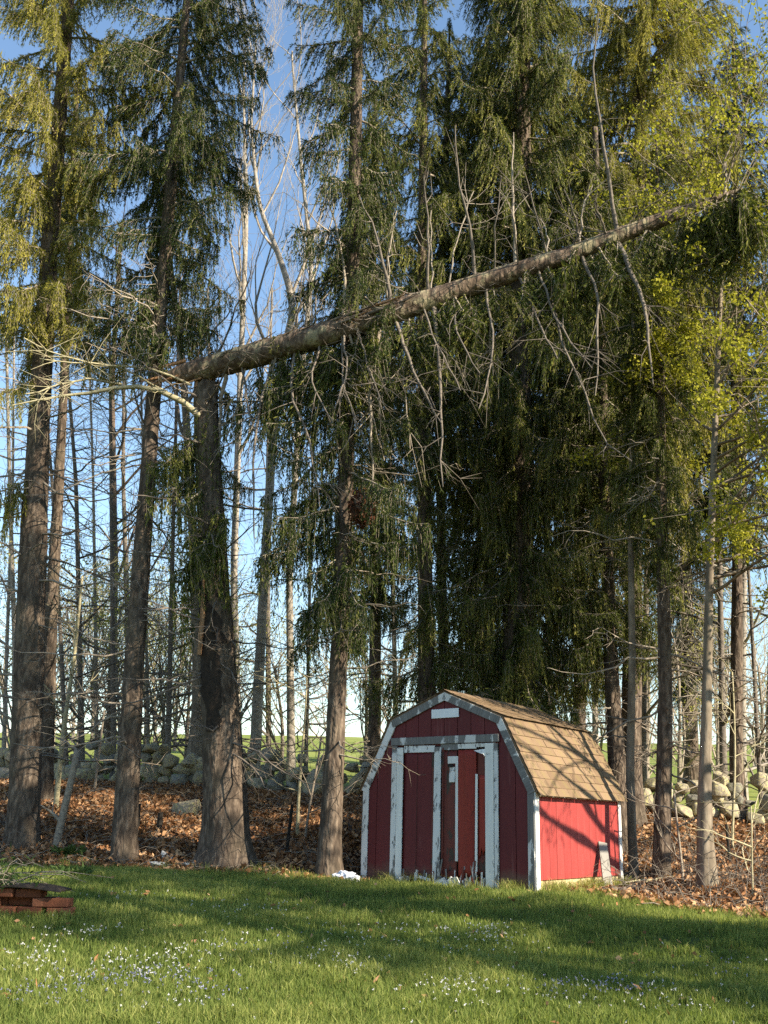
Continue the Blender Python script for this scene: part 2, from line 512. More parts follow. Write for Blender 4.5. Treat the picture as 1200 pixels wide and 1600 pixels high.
# rake trim
def shift(p, q, d):
    dx, dz = q[0] - p[0], q[1] - p[1]; l = math.hypot(dx, dz); nx, nz = -dz / l, dx / l
    return (p[0] + nx * d, p[1] + nz * d), (q[0] + nx * d, q[1] + nz * d)
ov = .035
R0, R1, R2 = (SW + .03, HE - .03), (WK + .012, HK + .005), (0, HP + .008)
for sgn in (1, -1):
    for k, (p, q, m) in enumerate(((R0, R1, M_GREYB if sgn > 0 else M_PEEL), (R1, R2, M_GREYB))):
        p2, q2 = (sgn * p[0], p[1]), (sgn * q[0], q[1])
        a, b = shift(p2, q2, .045 * (1 if sgn > 0 else -1))
        fbar('rake_trim', a, b, .095, .022, m, .008 + .003 * k)
        o = fbar('rake_trim', a, b, .095, .022, m, .008)
        o.location.y = -YF + .02
# corner trim boards
link_mesh('corner_trim', box_mesh('corner_trim', .085, .020, HE - .02, M_PEEL, .003, .001, 2), shed, (-SW + .035, YF - .016, HE / 2))
link_mesh('corner_trim', box_mesh('corner_trim', .085, .020, HE - .02, M_GREYB, .003, .001, 3), shed, (SW - .030, YF - .016, HE / 2))
link_mesh('corner_trim', box_mesh('corner_trim', .020, .095, HE - .02, M_WHITE, .003), shed, (SW + .018, YF + .035, HE / 2 - .01))
link_mesh('corner_trim', box_mesh('corner_trim', .020, .075, HE - .05, M_WHITE, .003), shed, (SW + .018, -YF - .03, HE / 2))
link_mesh('eave_trim', box_mesh('eave_trim', .018, SL - .16, .075, M_WHITE, .003), shed, (SW + .017, 0.02, HE - .045))
link_mesh('corner_trim', box_mesh('corner_trim', .020, .085, HE - .05, M_PEEL, .003), shed, (-SW - .018, YF + .035, HE / 2))
link_mesh('corner_trim', box_mesh('corner_trim', .020, .085, HE - .05, M_PEEL, .003), shed, (-SW - .018, -YF - .035, HE / 2))
# vent plate
link_mesh('vent_plate', box_mesh('vent_plate', .40, .016, .112, M_PLATE, .003), shed, (.01, YF - .020, 2.055), (0, -.02, 0))
# door header (bare grey) and torn strip beneath
link_mesh('door_header', box_mesh('door_header', 1.58, .030, .095, M_GREYB, .004, .002, 5), shed, (-.01, YF - .024, 1.727), (0, -.012, 0))
for i, (a, b, z, w, m) in enumerate(((-.60, -.14, 1.622, .085, M_PEEL), (-.05, .20, 1.640, .075, M_GREYB), (.20, .46, 1.645, .060, M_PEEL), (.46, .73, 1.655, .048, M_PEEL))):
    link_mesh('header_strip', box_mesh('header_strip', b - a, .016, w, m, .002, .004, 10 + i), shed, ((a + b) / 2, YF - .014, z))
# door jambs
def vbar(name, x0, x1, z0, z1, m, proud=.010, depth=.018, tilt=0.0, parent=shed, jit=.002, seed=0):
    o = link_mesh(name, box_mesh(name, x1 - x0, depth, z1 - z0, m, .003, jit, seed), parent, ((x0 + x1) / 2, YF - proud - depth / 2, (z0 + z1) / 2), (0, tilt, 0))
    return o
vbar('jamb_trim', -.785, -.705, .02, 1.665, M_PEEL, .010, seed=21)
vbar('jamb_trim', -.700, -.610, .03, 1.645, M_WHITE, .016, seed=22)
vbar('jamb_trim', .590, .705, .0, 1.675, M_WHITE, .018, seed=23)
vbar('jamb_trim', .708, .762, .02, 1.670, M_PEEL, .010, seed=24)

def warped_panel(name, x0, x1, z0, z1, bulge, m, parent, proud=.002, nx=10, nz=22, ragged=0.0, seed=0, thick=.012):
    g = rng(seed)
    U, T = np.meshgrid(np.linspace(0, 1, nx), np.linspace(0, 1, nz))
    X = x0 + (x1 - x0) * U
    zb = z0 + ragged * g.uniform(0, 1, nx)[None, :] * (1 - T)
    Z = zb + (z1 - zb) * T
    Yf = YF - proud - bulge(U, T)
    V = np.stack([X, Yf, Z], -1).reshape(-1, 3)
    Vb = V + np.array([0, thick, 0])
    i = np.arange(nx * nz).reshape(nz, nx)
    F1 = np.stack([i[:-1, :-1], i[:-1, 1:], i[1:, 1:], i[1:, :-1]], -1).reshape(-1, 4)
    n = nx * nz
    rim = np.concatenate([i[0, :], i[1:, -1], i[-1, -2::-1], i[-2:0:-1, 0]])
    r2 = np.roll(rim, -1)
    F3 = np.stack([rim, rim + n, r2 + n, r2], -1)
    return mk(name, np.concatenate([V, Vb]), [F1, F1[:, ::-1] + n, F3], m, parent, None, True, True)

d_left = warped_panel('door', -.607, -.150, .06, 1.60, lambda u, t: .003 * np.sin(u * 9) + .004 * (1 - t), M_RED, shed, .004, seed=31)
tag(d_left, 'plain dark red left door leaf')
mk('door_groove', *(lambda q: (q, np.array([[0, 1, 2, 3]])))(np.array([[-.405, YF - .0135, .08], [-.399, YF - .0135, .08], [-.399, YF - .0105, 1.58], [-.405, YF - .0105, 1.58]])), M_INNER, d_left, local=True)
vbar('stile', -.147, -.047, .05, 1.645, M_PEEL, .014, .016, 0.004, d_left, .005, 41)
vbar('stile', -.178, -.150, .05, 1.60, M_BROWNRED, .010, .014, 0, d_left, .002, 42)
d_right = warped_panel('door', -.040, .178, .05, 1.60, lambda u, t: .004 * np.sin(u * 14) + .012 * (1 - t) * np.sin(u * 3.1), M_BROWNRED, shed, .004, ragged=.05, seed=33)
tag(d_right, 'rotten right door leaf with torn and bulging red veneer')
vbar('stile', -.022, -.005, .06, 1.63, M_BROWNRED, .020, .012, 0.003, d_right, .002, 43)
vbar('stile', .168, .206, .30, 1.52, M_WHITE, .012, .012, 0, d_right, .003, 44)
vbar('patch_board', .058, .205, 1.440, 1.528, M_WHITE, .016, .010, 0, d_right, .004, 45)
vbar('patch_board', .075, .160, 1.215, 1.400, M_PEEL, .014, .010, .05, d_right, .006, 46)
vbar('latch', .066, .140, 1.395, 1.432, M_STAKE, .028, .012, 0, d_right, .001, 47)
warped_panel('veneer', .206, .455, .09, 1.60, lambda u, t: .050 * np.sin(np.pi * u) * (1 - .55 * t) + .012 * np.sin(u * 11 + 2 * t), M_REDDOOR, d_right, .012, 12, 26, .08, 34)
warped_panel('veneer', .455, .590, .12, 1.60, lambda u, t: -.004 + .006 * np.sin(t * 12 + u * 5), M_BROWNRED, d_right, .002, 8, 26, .06, 35)
warped_panel('veneer', .490, .588, .30, 1.30, lambda u, t: .008 + .012 * np.sin(t * 7) * u, M_REDDOOR, d_right, .006, 6, 20, .2, 36)
vbar('lath', .448, .484, .14, 1.315, M_WHITE, .022, .010, .006, d_right, .004, 48)
# torn flap of white veneer at the upper right
bm = bmesh.new()
vsx = [bm.verts.new(v) for v in ((.43, YF - .030, 1.592), (.60, YF - .026, 1.612), (.60, YF - .045, 1.515), (.575, YF - .052, 1.545), (.52, YF - .048, 1.560))]
bm.faces.new(vsx)
ex = bmesh.ops.extrude_face_region(bm, geom=bm.faces[:])
for v in [e for e in ex['geom'] if isinstance(e, bmesh.types.BMVert)]: v.co.y += .006
bmesh.ops.recalc_face_normals(bm, faces=bm.faces[:])
link_mesh('torn_flap', bm_mesh('torn_flap', bm, M_WHITE), d_right)
# shredded wood splinters at the foot of the doors
for i in range(46):
    x = rr.uniform(-.55, .58); h = rr.uniform(.06, .34) * (1.0 if -.1 < x < .5 else .55)
    me = box_mesh('splinter', rr.uniform(.006, .022), .005, h, rr.choice([M_PEEL, M_WHITE, M_BROWNRED, M_GREYB]), 0, .004, i)
    link_mesh('splinter', me, d_right, (x, YF - rr.uniform(.03, .075), .02 + h / 2 * .9), (rr.uniform(-.2, .15), rr.gauss(0, .16), rr.uniform(-.5, .5)))
for i in range(12):
    x = rr.uniform(-.52, .42)
    me = box_mesh('rotten_chunk', rr.uniform(.05, .16), .02, rr.uniform(.04, .10), rr.choice([M_PEEL, M_WHITE, M_GREYB]), .002, .012, 80 + i)
    link_mesh('rotten_chunk', me, d_left, (x, YF - rr.uniform(.05, .10), .045 + rr.uniform(0, .04)), (rr.uniform(-.5, .3), rr.gauss(0, .4), rr.uniform(-.4, .4)))

# roof: four slopes with individual shingles
def shingle_mat(name, k):
    m, nt, out = mat(name)
    v = coords(nt)
    oi = nt.nodes.new('ShaderNodeObjectInfo')
    c = ramp(nt, oi.outputs['Random'], [(0, (.15, .104, .068)), (.5, (.185, .130, .085)), (1, (.22, .155, .102))])
    gr = noise(nt, v, 130, 3, .7)
    c = mixc(nt, ramp(nt, gr, [(.35, .35), (.7, 0.0)]), c, (.11, .06, .03))
    big = noise(nt, coords(nt, (1, 1, 1), 'Object'), 4, 4)
    c = mixc(nt, ramp(nt, big, [(.55, 0.0), (.75, .35)]), c, (.20, .19, .05))
    principled(nt, out, c, .9, gr, .5, .004, .1)
    return m
M_SHING = shingle_mat('tan_asphalt_shingles', 0)
bm = bmesh.new()   # one tab: thin wedge with a slightly curled lower edge
def tab_mesh(w, l, seed):
    r = random.Random(seed)
    bm = bmesh.new()
    pts = []
    nx = 4
    for j, yy in enumerate((0.0, .5, 1.0)):
        for i in range(nx):
            u = i / (nx - 1) - .5
            pts.append((u * w, -l * yy, (.004, .006, .011 + r.uniform(0, .004))[j]))
    top = [bm.verts.new(p) for p in pts]
    bot = [bm.verts.new((p[0], p[1], p[2] - .006)) for p in pts]
    for j in range(2):
        for i in range(nx - 1):
            a = j * nx + i
            bm.faces.new((top[a], top[a + nx], top[a + nx + 1], top[a + 1]))
            bm.faces.new((bot[a], bot[a + 1], bot[a + nx + 1], bot[a + nx]))
    rim = [0, 1, 2, 3, 7, 11, 10, 9, 8, 4]
    for i in range(len(rim)):
        a, b = rim[i], rim[(i + 1) % len(rim)]
        bm.faces.new((top[a], top[b], bot[b], bot[a]))
    bmesh.ops.recalc_face_normals(bm, faces=bm.faces[:])
    return bm_mesh('shingle', bm, M_SHING)
bm.free()
TABW, EXPO = .322, .118
TABS = [tab_mesh(TABW - .006, EXPO + .03, s) for s in range(4)]
TABH = [tab_mesh(TABW / 2 - .006, EXPO + .03, s) for s in range(2)]
M_DECK = simple_mat('roof_deck_edge', (.12, .07, .04), (.2, .13, .07), 20)
roof = prism('roof', [(SW + .045, HE - .045), (SW + .062, HE - .035), (WK + .03, HK + .020), (0, HP + .024), (-WK - .03, HK + .02), (-SW - .062, HE - .035), (-SW - .045, HE - .045), (-WK - .012, HK - .002), (0, HP + .002), (WK + .012, HK - .002)], YF - .022, -YF + .03, M_DECK, shed)
y_lo, y_hi = YF - .030, -YF + .036
def slope(p_top, p_bot, sgn):
    pt, pb = np.array(p_top), np.array(p_bot)
    L = np.linalg.norm(pb - pt); d = (pb - pt) / L
    nrow = int(round((L + .02) / EXPO)); ex = (L + .02) / nrow
    ang = math.atan2(-(pb[1] - pt[1]), (pb[0] - pt[0]))
    for r_ in range(nrow):
        s = L + .02 - (r_ + 1) * ex           # upper edge of the exposed strip of this course
        p = pt + d * s
        span = y_hi - y_lo; y = y_lo
        first = (r_ % 2 == 0)
        while y < y_hi - .02:
            w = TABW if not (first and r_ % 2 == 0) else TABW / 2
            first = False
            half = (w < TABW * .6) or (y + w > y_hi + .08)
            if y + w > y_hi + .08: w = TABW / 2
            me = rr.choice(TABH if half else TABS)
            nrm = np.array([-d[1], d[0]]) * (1 if sgn > 0 else -1)
            if nrm[1] < 0: nrm = -nrm
            off = .004 + .004 * rr.random()
            o = bpy.data.objects.new('shingle', me); COL.objects.link(o); o.parent = roof
            X = Vector((0, 1, 0)) * (1 if sgn > 0 else -1)
            Yv = -Vector((d[0], 0, d[1])); Zv = Vector((nrm[0], 0, nrm[1]))
            X = Yv.cross(Zv)
            mt = Matrix((X, Yv, Zv)).transposed().to_4x4()
            pos = Vector((p[0] + nrm[0] * off, min(y + w / 2, y_hi - w / 2 + .03), p[1] + nrm[1] * off))
            o.matrix_local = Matrix.Translation(pos) @ mt @ Matrix.Rotation(rr.gauss(0, .006), 4, 'Z')
            y += w
for sgn in (1, -1):
    slope((sgn * (WK + .032), HK + .020), (sgn * (SW + .066), HE - .032), sgn)
    slope((0, HP + .026), (sgn * (WK + .034), HK + .022), sgn)
bm = bmesh.new()
for i in range(13):
    y = y_lo + (i + .5) * (y_hi - y_lo) / 13
    V = [bm.verts.new((x, y + dy, HP + z)) for dy in (-.12, .12) for x, z in ((-.13, -.012 - (dy < 0) * .0), (0, .046 + (dy < 0) * .005), (.13, -.012))]
    bm.faces.new((V[0], V[1], V[4], V[3])); bm.faces.new((V[1], V[2], V[5], V[4]))
ridge_me = bm_mesh('ridge_cap', bm, M_SHING)
link_mesh('ridge_cap', ridge_me, roof)

# leaning plank
def plank(name, a, b, w, t, m, label, cat, seed=0, face=None):
    a, b = Vector(a), Vector(b)
    d = (b - a); L = d.length; d.normalize()
    n = Vector(face); n = (n - d * n.dot(d)).normalized(); s = d.cross(n)
    o = link_mesh(name, box_mesh(name, w, t, L, m, .003, .003, seed))
    o.matrix_world = Matrix.Translation((a + b) / 2) @ Matrix((s, n, d)).transposed().to_4x4()
    return tag(o, label, cat)
def side_pt(v, z, out=0.0): return near + dp * v + np.array([0, 0, z]) + fr * out
plank('leaning_plank', side_pt(1.50, -.06, .24), side_pt(1.80, .545, .045), .125, .024, M_GREYPLANK, 'grey weathered plank leaning against the red shed side', 'plank', 3, (.25, -.97, 0))

# ------------------------------------------------------------------ trees
def trunk_path(px, depth=None, H=None):
    """pixel control points -> world centreline and radii; first point on the ground"""
    b = ghit(px[0][0], px[0][1]) if depth is None else None
    if depth is None: dep = b[1]
    else:
        dep = depth
    pts, rad = [], []
    for i, (x, y, w) in enumerate(px):
        p = at(x, y, dep)
        r = ray(x, y); dist = dep / (r[1] * math.cos(PITCH) + 0) if False else dep
        pts.append(p); rad.append(w * .5 / FPX * dep / (r[1] / (r[1] * math.cos(PITCH) + r[2] * math.sin(PITCH))))
    pts = np.array(pts); rad = np.array(rad)
    g0 = float(ground(pts[0][0], dep))
    if depth is not None and pts[0][2] > g0:
        pts = np.vstack([[pts[0][0] - (pts[1][0] - pts[0][0]) * .1, dep, g0], pts]); rad = np.r_[rad[0] * 1.25, rad]
    pts[0][2] = g0 - .10
    if H and pts[-1][2] < H:
        d = pts[-1] - pts[-2]; d = d / d[2]
        d[0] *= .5
        pts = np.vstack([pts, pts[-1] + d * (H - pts[-1][2])]); rad = np.r_[rad, .02]
    return pts, rad * np.where(np.arange(len(rad)) < 2, .95, .86)

def trunk_mesh(name, pts, rad, material, parent, sides=16, step=.11, flare=.28, seed=0, cap=False, knobs=0):
    g = rng(seed)
    z = pts[:, 2]
    L = z[-1] - z[0]
    n = max(6, int(L / step)); zz = z[0] + L * np.linspace(0, 1, n)
    # smooth interpolation
    k = np.array([1, 2, 3, 2, 1.]); k /= k.sum()
    def sm(v):
        q = np.interp(zz, z, v); p = np.pad(q, 2, mode='edge')
        for _ in range(4): p = np.pad(np.convolve(p, k, 'valid'), 2, mode='edge')
        return p[2:-2]
    X, Y, R = sm(pts[:, 0]), sm(pts[:, 1]), sm(rad)
    h = zz - zz[0]
    a = np.linspace(0, 2 * np.pi, sides, endpoint=False)
    lob = 1 + flare * np.exp(-h / .27)[:, None] * (1.0 + .5 * np.cos(a * 5 + g.uniform(0, 6))[None, :] + .4 * np.cos(a * 3 + g.uniform(0, 6))[None, :])
    ns = sum(np.sin(a[None, :] * m_ + h[:, None] * f_ + p_) * .014 for m_, f_, p_ in zip((2, 3, 5, 7), (2.1, 3.3, 5.2, 8.0), g.uniform(0, 6, 4)))
    rr_ = R[:, None] * (lob + ns + g.normal(0, .012, (n, sides)))
    V = np.stack([X[:, None] + rr_ * np.cos(a), Y[:, None] + rr_ * np.sin(a), np.repeat(zz[:, None], sides, 1)], -1)
    i = np.arange(n * sides).reshape(n, sides)
    A = i[:-1]; B = np.roll(A, -1, 1); D = i[1:]; C = np.roll(D, -1, 1)
    F = [np.stack([A, B, C, D], -1).reshape(-1, 4), i[-1][None, :]]
    o = mk(name, V.reshape(-1, 3), F, material, parent, None, True)
    return o, (zz, X, Y, R)

def dead_branch(tw, P0, az, L, g, droop=.5, r0=None):
    n = 8
    s = np.linspace(0, 1, n)
    dirh = np.array([math.cos(az), math.sin(az), 0]); sidev = np.array([-dirh[1], dirh[0], 0])
    up0 = g.uniform(-.1, .25)
    dz = L * (up0 * s - .62 * droop * s ** 1.5 + .34 * droop * s ** 3.2)
    walk = np.cumsum(g.normal(0, .030, (n, 3)), 0) * L; walk -= walk[0]
    pts = P0 + dirh * (L * s)[:, None] * .95 + np.array([0, 0, 1]) * dz[:, None] + walk + sidev * (g.normal(0, .14) * L * s ** 2)[:, None]
    r0 = r0 or (.007 + .008 * L)
    tw.add(pts, r0 * (1 - .8 * s), g.random())
    for _ in range(int(L * g.uniform(2, 8))):
        u = g.uniform(.15, 1); q = np.array([np.interp(u, s, pts[:, k]) for k in range(3)])
        l2 = g.uniform(.08, .6) * (1.25 - .5 * u); sg = 1 if g.random() < .5 else -1
        d = dirh * g.uniform(.1, .9) + sidev * sg * g.uniform(.2, 1.0) + np.array([0, 0, g.normal(-.2, .35)])
        d /= np.linalg.norm(d)
        e = q + d * l2 * .4 + g.normal(0, .03, 3); f = e + (d + g.normal(0, .35, 3)) * l2 * .35; h = f + (d + g.normal(0, .5, 3) + np.array([0, 0, g.normal(-.2, .3)])) * l2 * .3
        tw.add(np.array([q, e, f, h]), np.array([.0052, .0042, .003, .0016]), g.random())
        if g.random() < .55:
            d2 = d + g.normal(0, .7, 3); d2 /= np.linalg.norm(d2)
            tw.add(np.array([e, e + d2 * l2 * .25, e + d2 * l2 * .5 + np.array([0, 0, g.normal(0, .04)])]), np.array([.003, .0025, .0014]), g.random())

BOUGHS = {}
def bough_mesh(L, droop, seed, needle):
    """one drooping spruce bough along +x: woody axis, hanging branchlets, short needled shoots"""
    key = (L, droop, seed, needle.name)
    if key in BOUGHS: return BOUGHS[key]
    g = rng(int(L * 100) * 131 + seed * 17 + int(droop * 10))
    n = 8
    s = np.linspace(0, 1, n)
    up0 = g.uniform(.0, .22)
    ax = np.c_[L * s * .96, g.normal(0, .09) * L * s ** 2, L * (up0 * s - .62 * droop * s ** 1.5 + .28 * droop * s ** 3.2)]
    ax[1:] += g.normal(0, .012, (n - 1, 3))
    tw = Tubes(3); tw.add(ax, (.009 + .009 * L) * (1 - .85 * s), .5)
    ns = int(L / .034) + 7
    u = np.sort(g.uniform(.10, 1.0, ns) ** .85)
    q = np.stack([np.interp(u, s, ax[:, k]) for k in range(3)], 1)
    sg = np.where(np.arange(ns) % 2 == 0, 1.0, -1.0)
    out = np.c_[g.uniform(.15, .85, ns), sg * g.uniform(.15, 1.0, ns), g.normal(0, .08, ns)]
    ln = g.uniform(.13, .60, ns) * (.55 + .6 * np.sin(np.pi * np.clip(u * .95, 0, 1))) * min(1.0, .55 + .35 * L)
    gap = g.random(ns) < .12; ln[gap] *= .3
    def curve(k, v): return q[k] + out[k] * (ln[k] * .40 * np.sqrt(v))[:, None] + np.array([0, 0, -1.0]) * (ln[k] * v ** 1.3)[:, None]
    for k in range(ns):
        tw.add(curve(np.full(3, k), np.array([0.0, .35, 1.0])), np.array([.0045, .0032, .0012]), .3)
    cnt = np.maximum(4, (ln / .0095).astype(int)); k = np.repeat(np.arange(ns), cnt)
    v = g.uniform(.03, 1, len(k))
    P = curve(k, v) + g.normal(0, .006, (len(k), 3))
    T = out[k] * (.22 / np.sqrt(v + .06))[:, None] + np.array([0, 0, -1.0]) * (1.3 * v ** .3)[:, None]; T /= np.linalg.norm(T, axis=1, keepdims=True)
    pr = g.normal(0, 1, P.shape); pr -= (pr * T).sum(1, keepdims=True) * T; pr /= np.linalg.norm(pr, axis=1, keepdims=True)
    D = T * .85 + pr * g.uniform(.2, .95, (len(k), 1))
    tb_ = np.clip(g.normal(.38, .16, ns), 0, 1)
    V1, F1, T1 = diamonds(P, D, g.uniform(.032, .082, len(k)), g.uniform(.0095, .0165, len(k)), g, np.clip(tb_[k] + .22 * v + g.normal(0, .08, len(k)), 0, 1))
    # shoots along the axis
    m = int(L * 90); ua = g.uniform(.15, 1, m)
    Pa = np.stack([np.interp(ua, s, ax[:, c]) for c in range(3)], 1) + g.normal(0, .008, (m, 3))
    V2, F2, T2 = diamonds(Pa, np.c_[g.uniform(.2, 1, m), g.normal(0, .7, m), g.normal(-.15, .45, m)], g.uniform(.04, .10, m), g.uniform(.010, .017, m), g, np.clip(g.normal(.5, .15, m), 0, 1))
    V0, F0, T0 = tw.arrays()
    V = np.concatenate([V0, V1, V2]); F = np.concatenate([F0, F1 + len(V0), F2 + len(V0) + len(V1)])
    me = mesh_from('bough', V, F, None, np.r_[T0, T1, T2], False, [M_TWIG, needle], np.r_[np.zeros(len(F0)), np.ones(len(F1) + len(F2))])
    BOUGHS[key] = me
    return me
LCLS = (.55, .9, 1.3, 1.8, 2.3)
def add_bough(parent, base, P, az, L, g, droop, needle, pitch=0.0, zs=1.0):
    Lc = min(LCLS, key=lambda c: abs(c - L))
    me = bough_mesh(Lc, 1.15 if droop > .8 else .6, int(g.integers(0, 4)), needle)
    o = bpy.data.objects.new('bough', me); COL.objects.link(o); o.parent = parent
    k = L / Lc
    o.location = [float(c) for c in np.asarray(P) - base]; o.rotation_euler = (g.normal(0, .10), pitch, az)
    o.scale = (k, k * (1 if g.random() < .5 else -1), k * zs * g.uniform(.9, 1.4))
    return o

def emit_leaves(leaves, g, per=9, size=1.0):
    q = np.concatenate([l[0] for l in leaves]); out = np.concatenate([l[1] for l in leaves])
    ln = np.concatenate([l[2] for l in leaves]); tn = np.concatenate([l[3] for l in leaves])
    cnt = np.clip((ln / .020).astype(int), 3, per)
    idx = np.repeat(np.arange(len(q)), cnt)
    u = g.uniform(0, 1, len(idx))
    ll = ln[idx][:, None]; uu = u[:, None]
    P = q[idx] + out[idx] * ll * .32 * np.sqrt(uu) + np.array([0, 0, -1.0]) * ll * uu ** 1.25
    P += g.normal(0, .012, P.shape)
    D = out[idx] * (1 - .7 * uu) * .6 + np.array([0, 0, -1.0]) * (.55 + .85 * uu) + g.normal(0, .34, P.shape)
    return diamonds(P, D, g.uniform(.04, .09, len(idx)) * size, g.uniform(.010, .017, len(idx)) * size, g, np.clip(tn[idx] + g.normal(0, .10, len(idx)), 0, 1))

def inner_sprays(tp, z0, z1, per_m, g, tintb=0.0):
    n = max(6, int((z1 - z0) * per_m)); z = g.uniform(z0, z1, n)
    A = [tp(zz_) for zz_ in z]
    a = g.uniform(0, 6.283, n); d = np.c_[np.cos(a), np.sin(a), np.zeros(n)]
    q = np.array([p for p, r in A]) + d * (np.array([r for p, r in A]) * .9)[:, None]
    return [(q, d, g.uniform(.15, .60, n), np.clip(g.normal(.4 + tintb, .15, n), 0, 1))]

def spruce(name, label, px, H, live_z, Lf, seed, depth=None, dens=1.0, dead=(1.5, 8, 40), deadL=(.5, 1.8), needle=None, group=None, hang=1.0,
           whorl=.36, bark=None, azf=None, tintb=0.0, nper=(3, 6), extra=None, inner=52, **_):
    g = rng(seed)
    pts, rad = trunk_path(px, depth, H)
    t = thing(name, label, 'tree', (pts[0][0], pts[0][1], pts[0][2] + .10), 0, group)
    base = np.array(t.location)
    needle = needle or M_NEEDLE
    o, (zz, X, Y, R) = trunk_mesh('trunk', pts, rad, bark or M_BARK, t, seed=seed)
    def tp(z): return np.array([np.interp(z, zz, X), np.interp(z, zz, Y), z]), np.interp(z, zz, R)
    tw = Tubes(3)
    z0, z1, nd = dead
    for _ in range(nd):
        z = g.uniform(z0, z1); p, r = tp(z)
        L = g.uniform(*deadL) if g.random() < .72 else g.uniform(.12, .45)
        dead_branch(tw, p, g.uniform(0, 2 * np.pi), L, g, droop=g.uniform(-.1, 1.0))
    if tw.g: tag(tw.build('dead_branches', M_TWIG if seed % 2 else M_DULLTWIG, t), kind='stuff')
    V, F, T = emit_leaves(inner_sprays(tp, live_z - .4, H - .2, inner, g, tintb), g, 16)
    crown = mk('crown', V, F, needle, t, T)
    z = live_z
    while z < H - .3:
        k = g.integers(*nper)
        a0 = g.uniform(0, 6.28)
        for j in range(k):
            az = a0 + j * 6.283 / k + g.normal(0, .3)
            if azf is not None and g.random() > azf(az % 6.2832, z): continue
            zj = z + g.normal(0, .12); p, r = tp(zj)
            L = Lf(zj) * g.uniform(.55, 1.2)
            if L < .2: continue
            add_bough(crown, base, p, az, L, g, np.interp(zj, [live_z, H], [1.15, .55]), needle, g.normal(0, .12) - np.interp(zj, [live_z, H], [-.05, .35]), hang)
        z += whorl * .68 * g.uniform(.75, 1.25)
    for (zb, az, L) in (extra or []):
        p, r = tp(zb); add_bough(crown, base, p, az, L, g, 1.2, needle, .1, 1.25)
    return t, tp

def ramp_len(pairs):
    zs, ls = zip(*pairs)
    return lambda z: float(np.interp(z, zs, ls))

RIGHT = 0.0
# left pair of trunks
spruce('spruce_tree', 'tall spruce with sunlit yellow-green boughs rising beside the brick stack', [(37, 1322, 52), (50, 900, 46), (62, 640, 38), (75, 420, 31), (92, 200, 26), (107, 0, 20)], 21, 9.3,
       ramp_len([(9, 1.2), (10, 1.8), (12, 1.6), (13.5, 2.2), (21, .5)]), 11, needle=M_NEEDLE_SUN, azf=lambda a, z: .4 if .4 < a < 2.6 else 1.0, dead=(2.2, 9.5, 70), deadL=(.6, 2.4), tintb=.22, whorl=.40,
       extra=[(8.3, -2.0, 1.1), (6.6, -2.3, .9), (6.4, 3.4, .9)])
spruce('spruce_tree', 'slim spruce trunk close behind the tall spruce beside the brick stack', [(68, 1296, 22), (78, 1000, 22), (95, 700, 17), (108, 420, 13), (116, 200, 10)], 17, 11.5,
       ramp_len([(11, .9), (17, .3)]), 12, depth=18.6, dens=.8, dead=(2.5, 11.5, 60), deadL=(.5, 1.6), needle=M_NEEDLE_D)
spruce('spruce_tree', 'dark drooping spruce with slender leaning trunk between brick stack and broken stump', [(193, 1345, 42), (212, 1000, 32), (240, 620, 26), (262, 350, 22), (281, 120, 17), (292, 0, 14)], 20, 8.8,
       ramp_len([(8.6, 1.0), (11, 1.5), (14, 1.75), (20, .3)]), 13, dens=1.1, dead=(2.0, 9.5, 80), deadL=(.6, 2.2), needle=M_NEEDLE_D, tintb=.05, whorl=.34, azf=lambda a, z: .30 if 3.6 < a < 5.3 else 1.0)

def log_mesh(name, pts, rad, material, parent, k=14, n=80, seed=0, rough=.03, cap=True):
    g = rng(seed)
    q = resample(np.c_[pts, rad], n)
    P, R = q[:, :3], q[:, 3]
    t = np.gradient(P, axis=0); t /= np.linalg.norm(t, axis=1, keepdims=True)
    ref = np.array([0, 0, 1.]) if abs(t[:, 2].mean()) < .8 else np.array([0, 1., 0])
    u = np.cross(t, ref); u /= np.linalg.norm(u, axis=1, keepdims=True); w = np.cross(u, t)
    a = np.linspace(0, 2 * np.pi, k, endpoint=False)
    rr_ = R[:, None] * (1 + g.normal(0, rough, (n, k)) + rough * np.sin(a[None] * 3 + np.linspace(0, 14, n)[:, None]))
    V = P[:, None] + rr_[..., None] * (np.cos(a)[None, :, None] * u[:, None] + np.sin(a)[None, :, None] * w[:, None])
    i = np.arange(n * k).reshape(n, k)
    A = i[:-1]; B = np.roll(A, -1, 1); D = i[1:]; C = np.roll(D, -1, 1)
    F = [np.stack([A, B, C, D], -1).reshape(-1, 4)]
    if cap: F += [i[0][None, ::-1], i[-1][None]]
    return mk(name, V.reshape(-1, 3), F, material, parent, None, True)

def splinters(parent, base, direction, n, lr, wr, m, seed, spread=.12, name='splinter'):
    g = rng(seed)
    for i in range(n):
        d = np.asarray(direction, float) + g.normal(0, spread, 3); d /= np.linalg.norm(d)
        L = g.uniform(*lr); p = np.asarray(base) + g.normal(0, 1, 3) * np.array(wr)
        tb = Tubes(4); tb.add(np.array([p - d * .12, p + d * L * .5, p + d * L]), np.array([.035, .025, .004]) * g.uniform(.6, 1.3), .5)
        tb.build(name, m, parent, False)

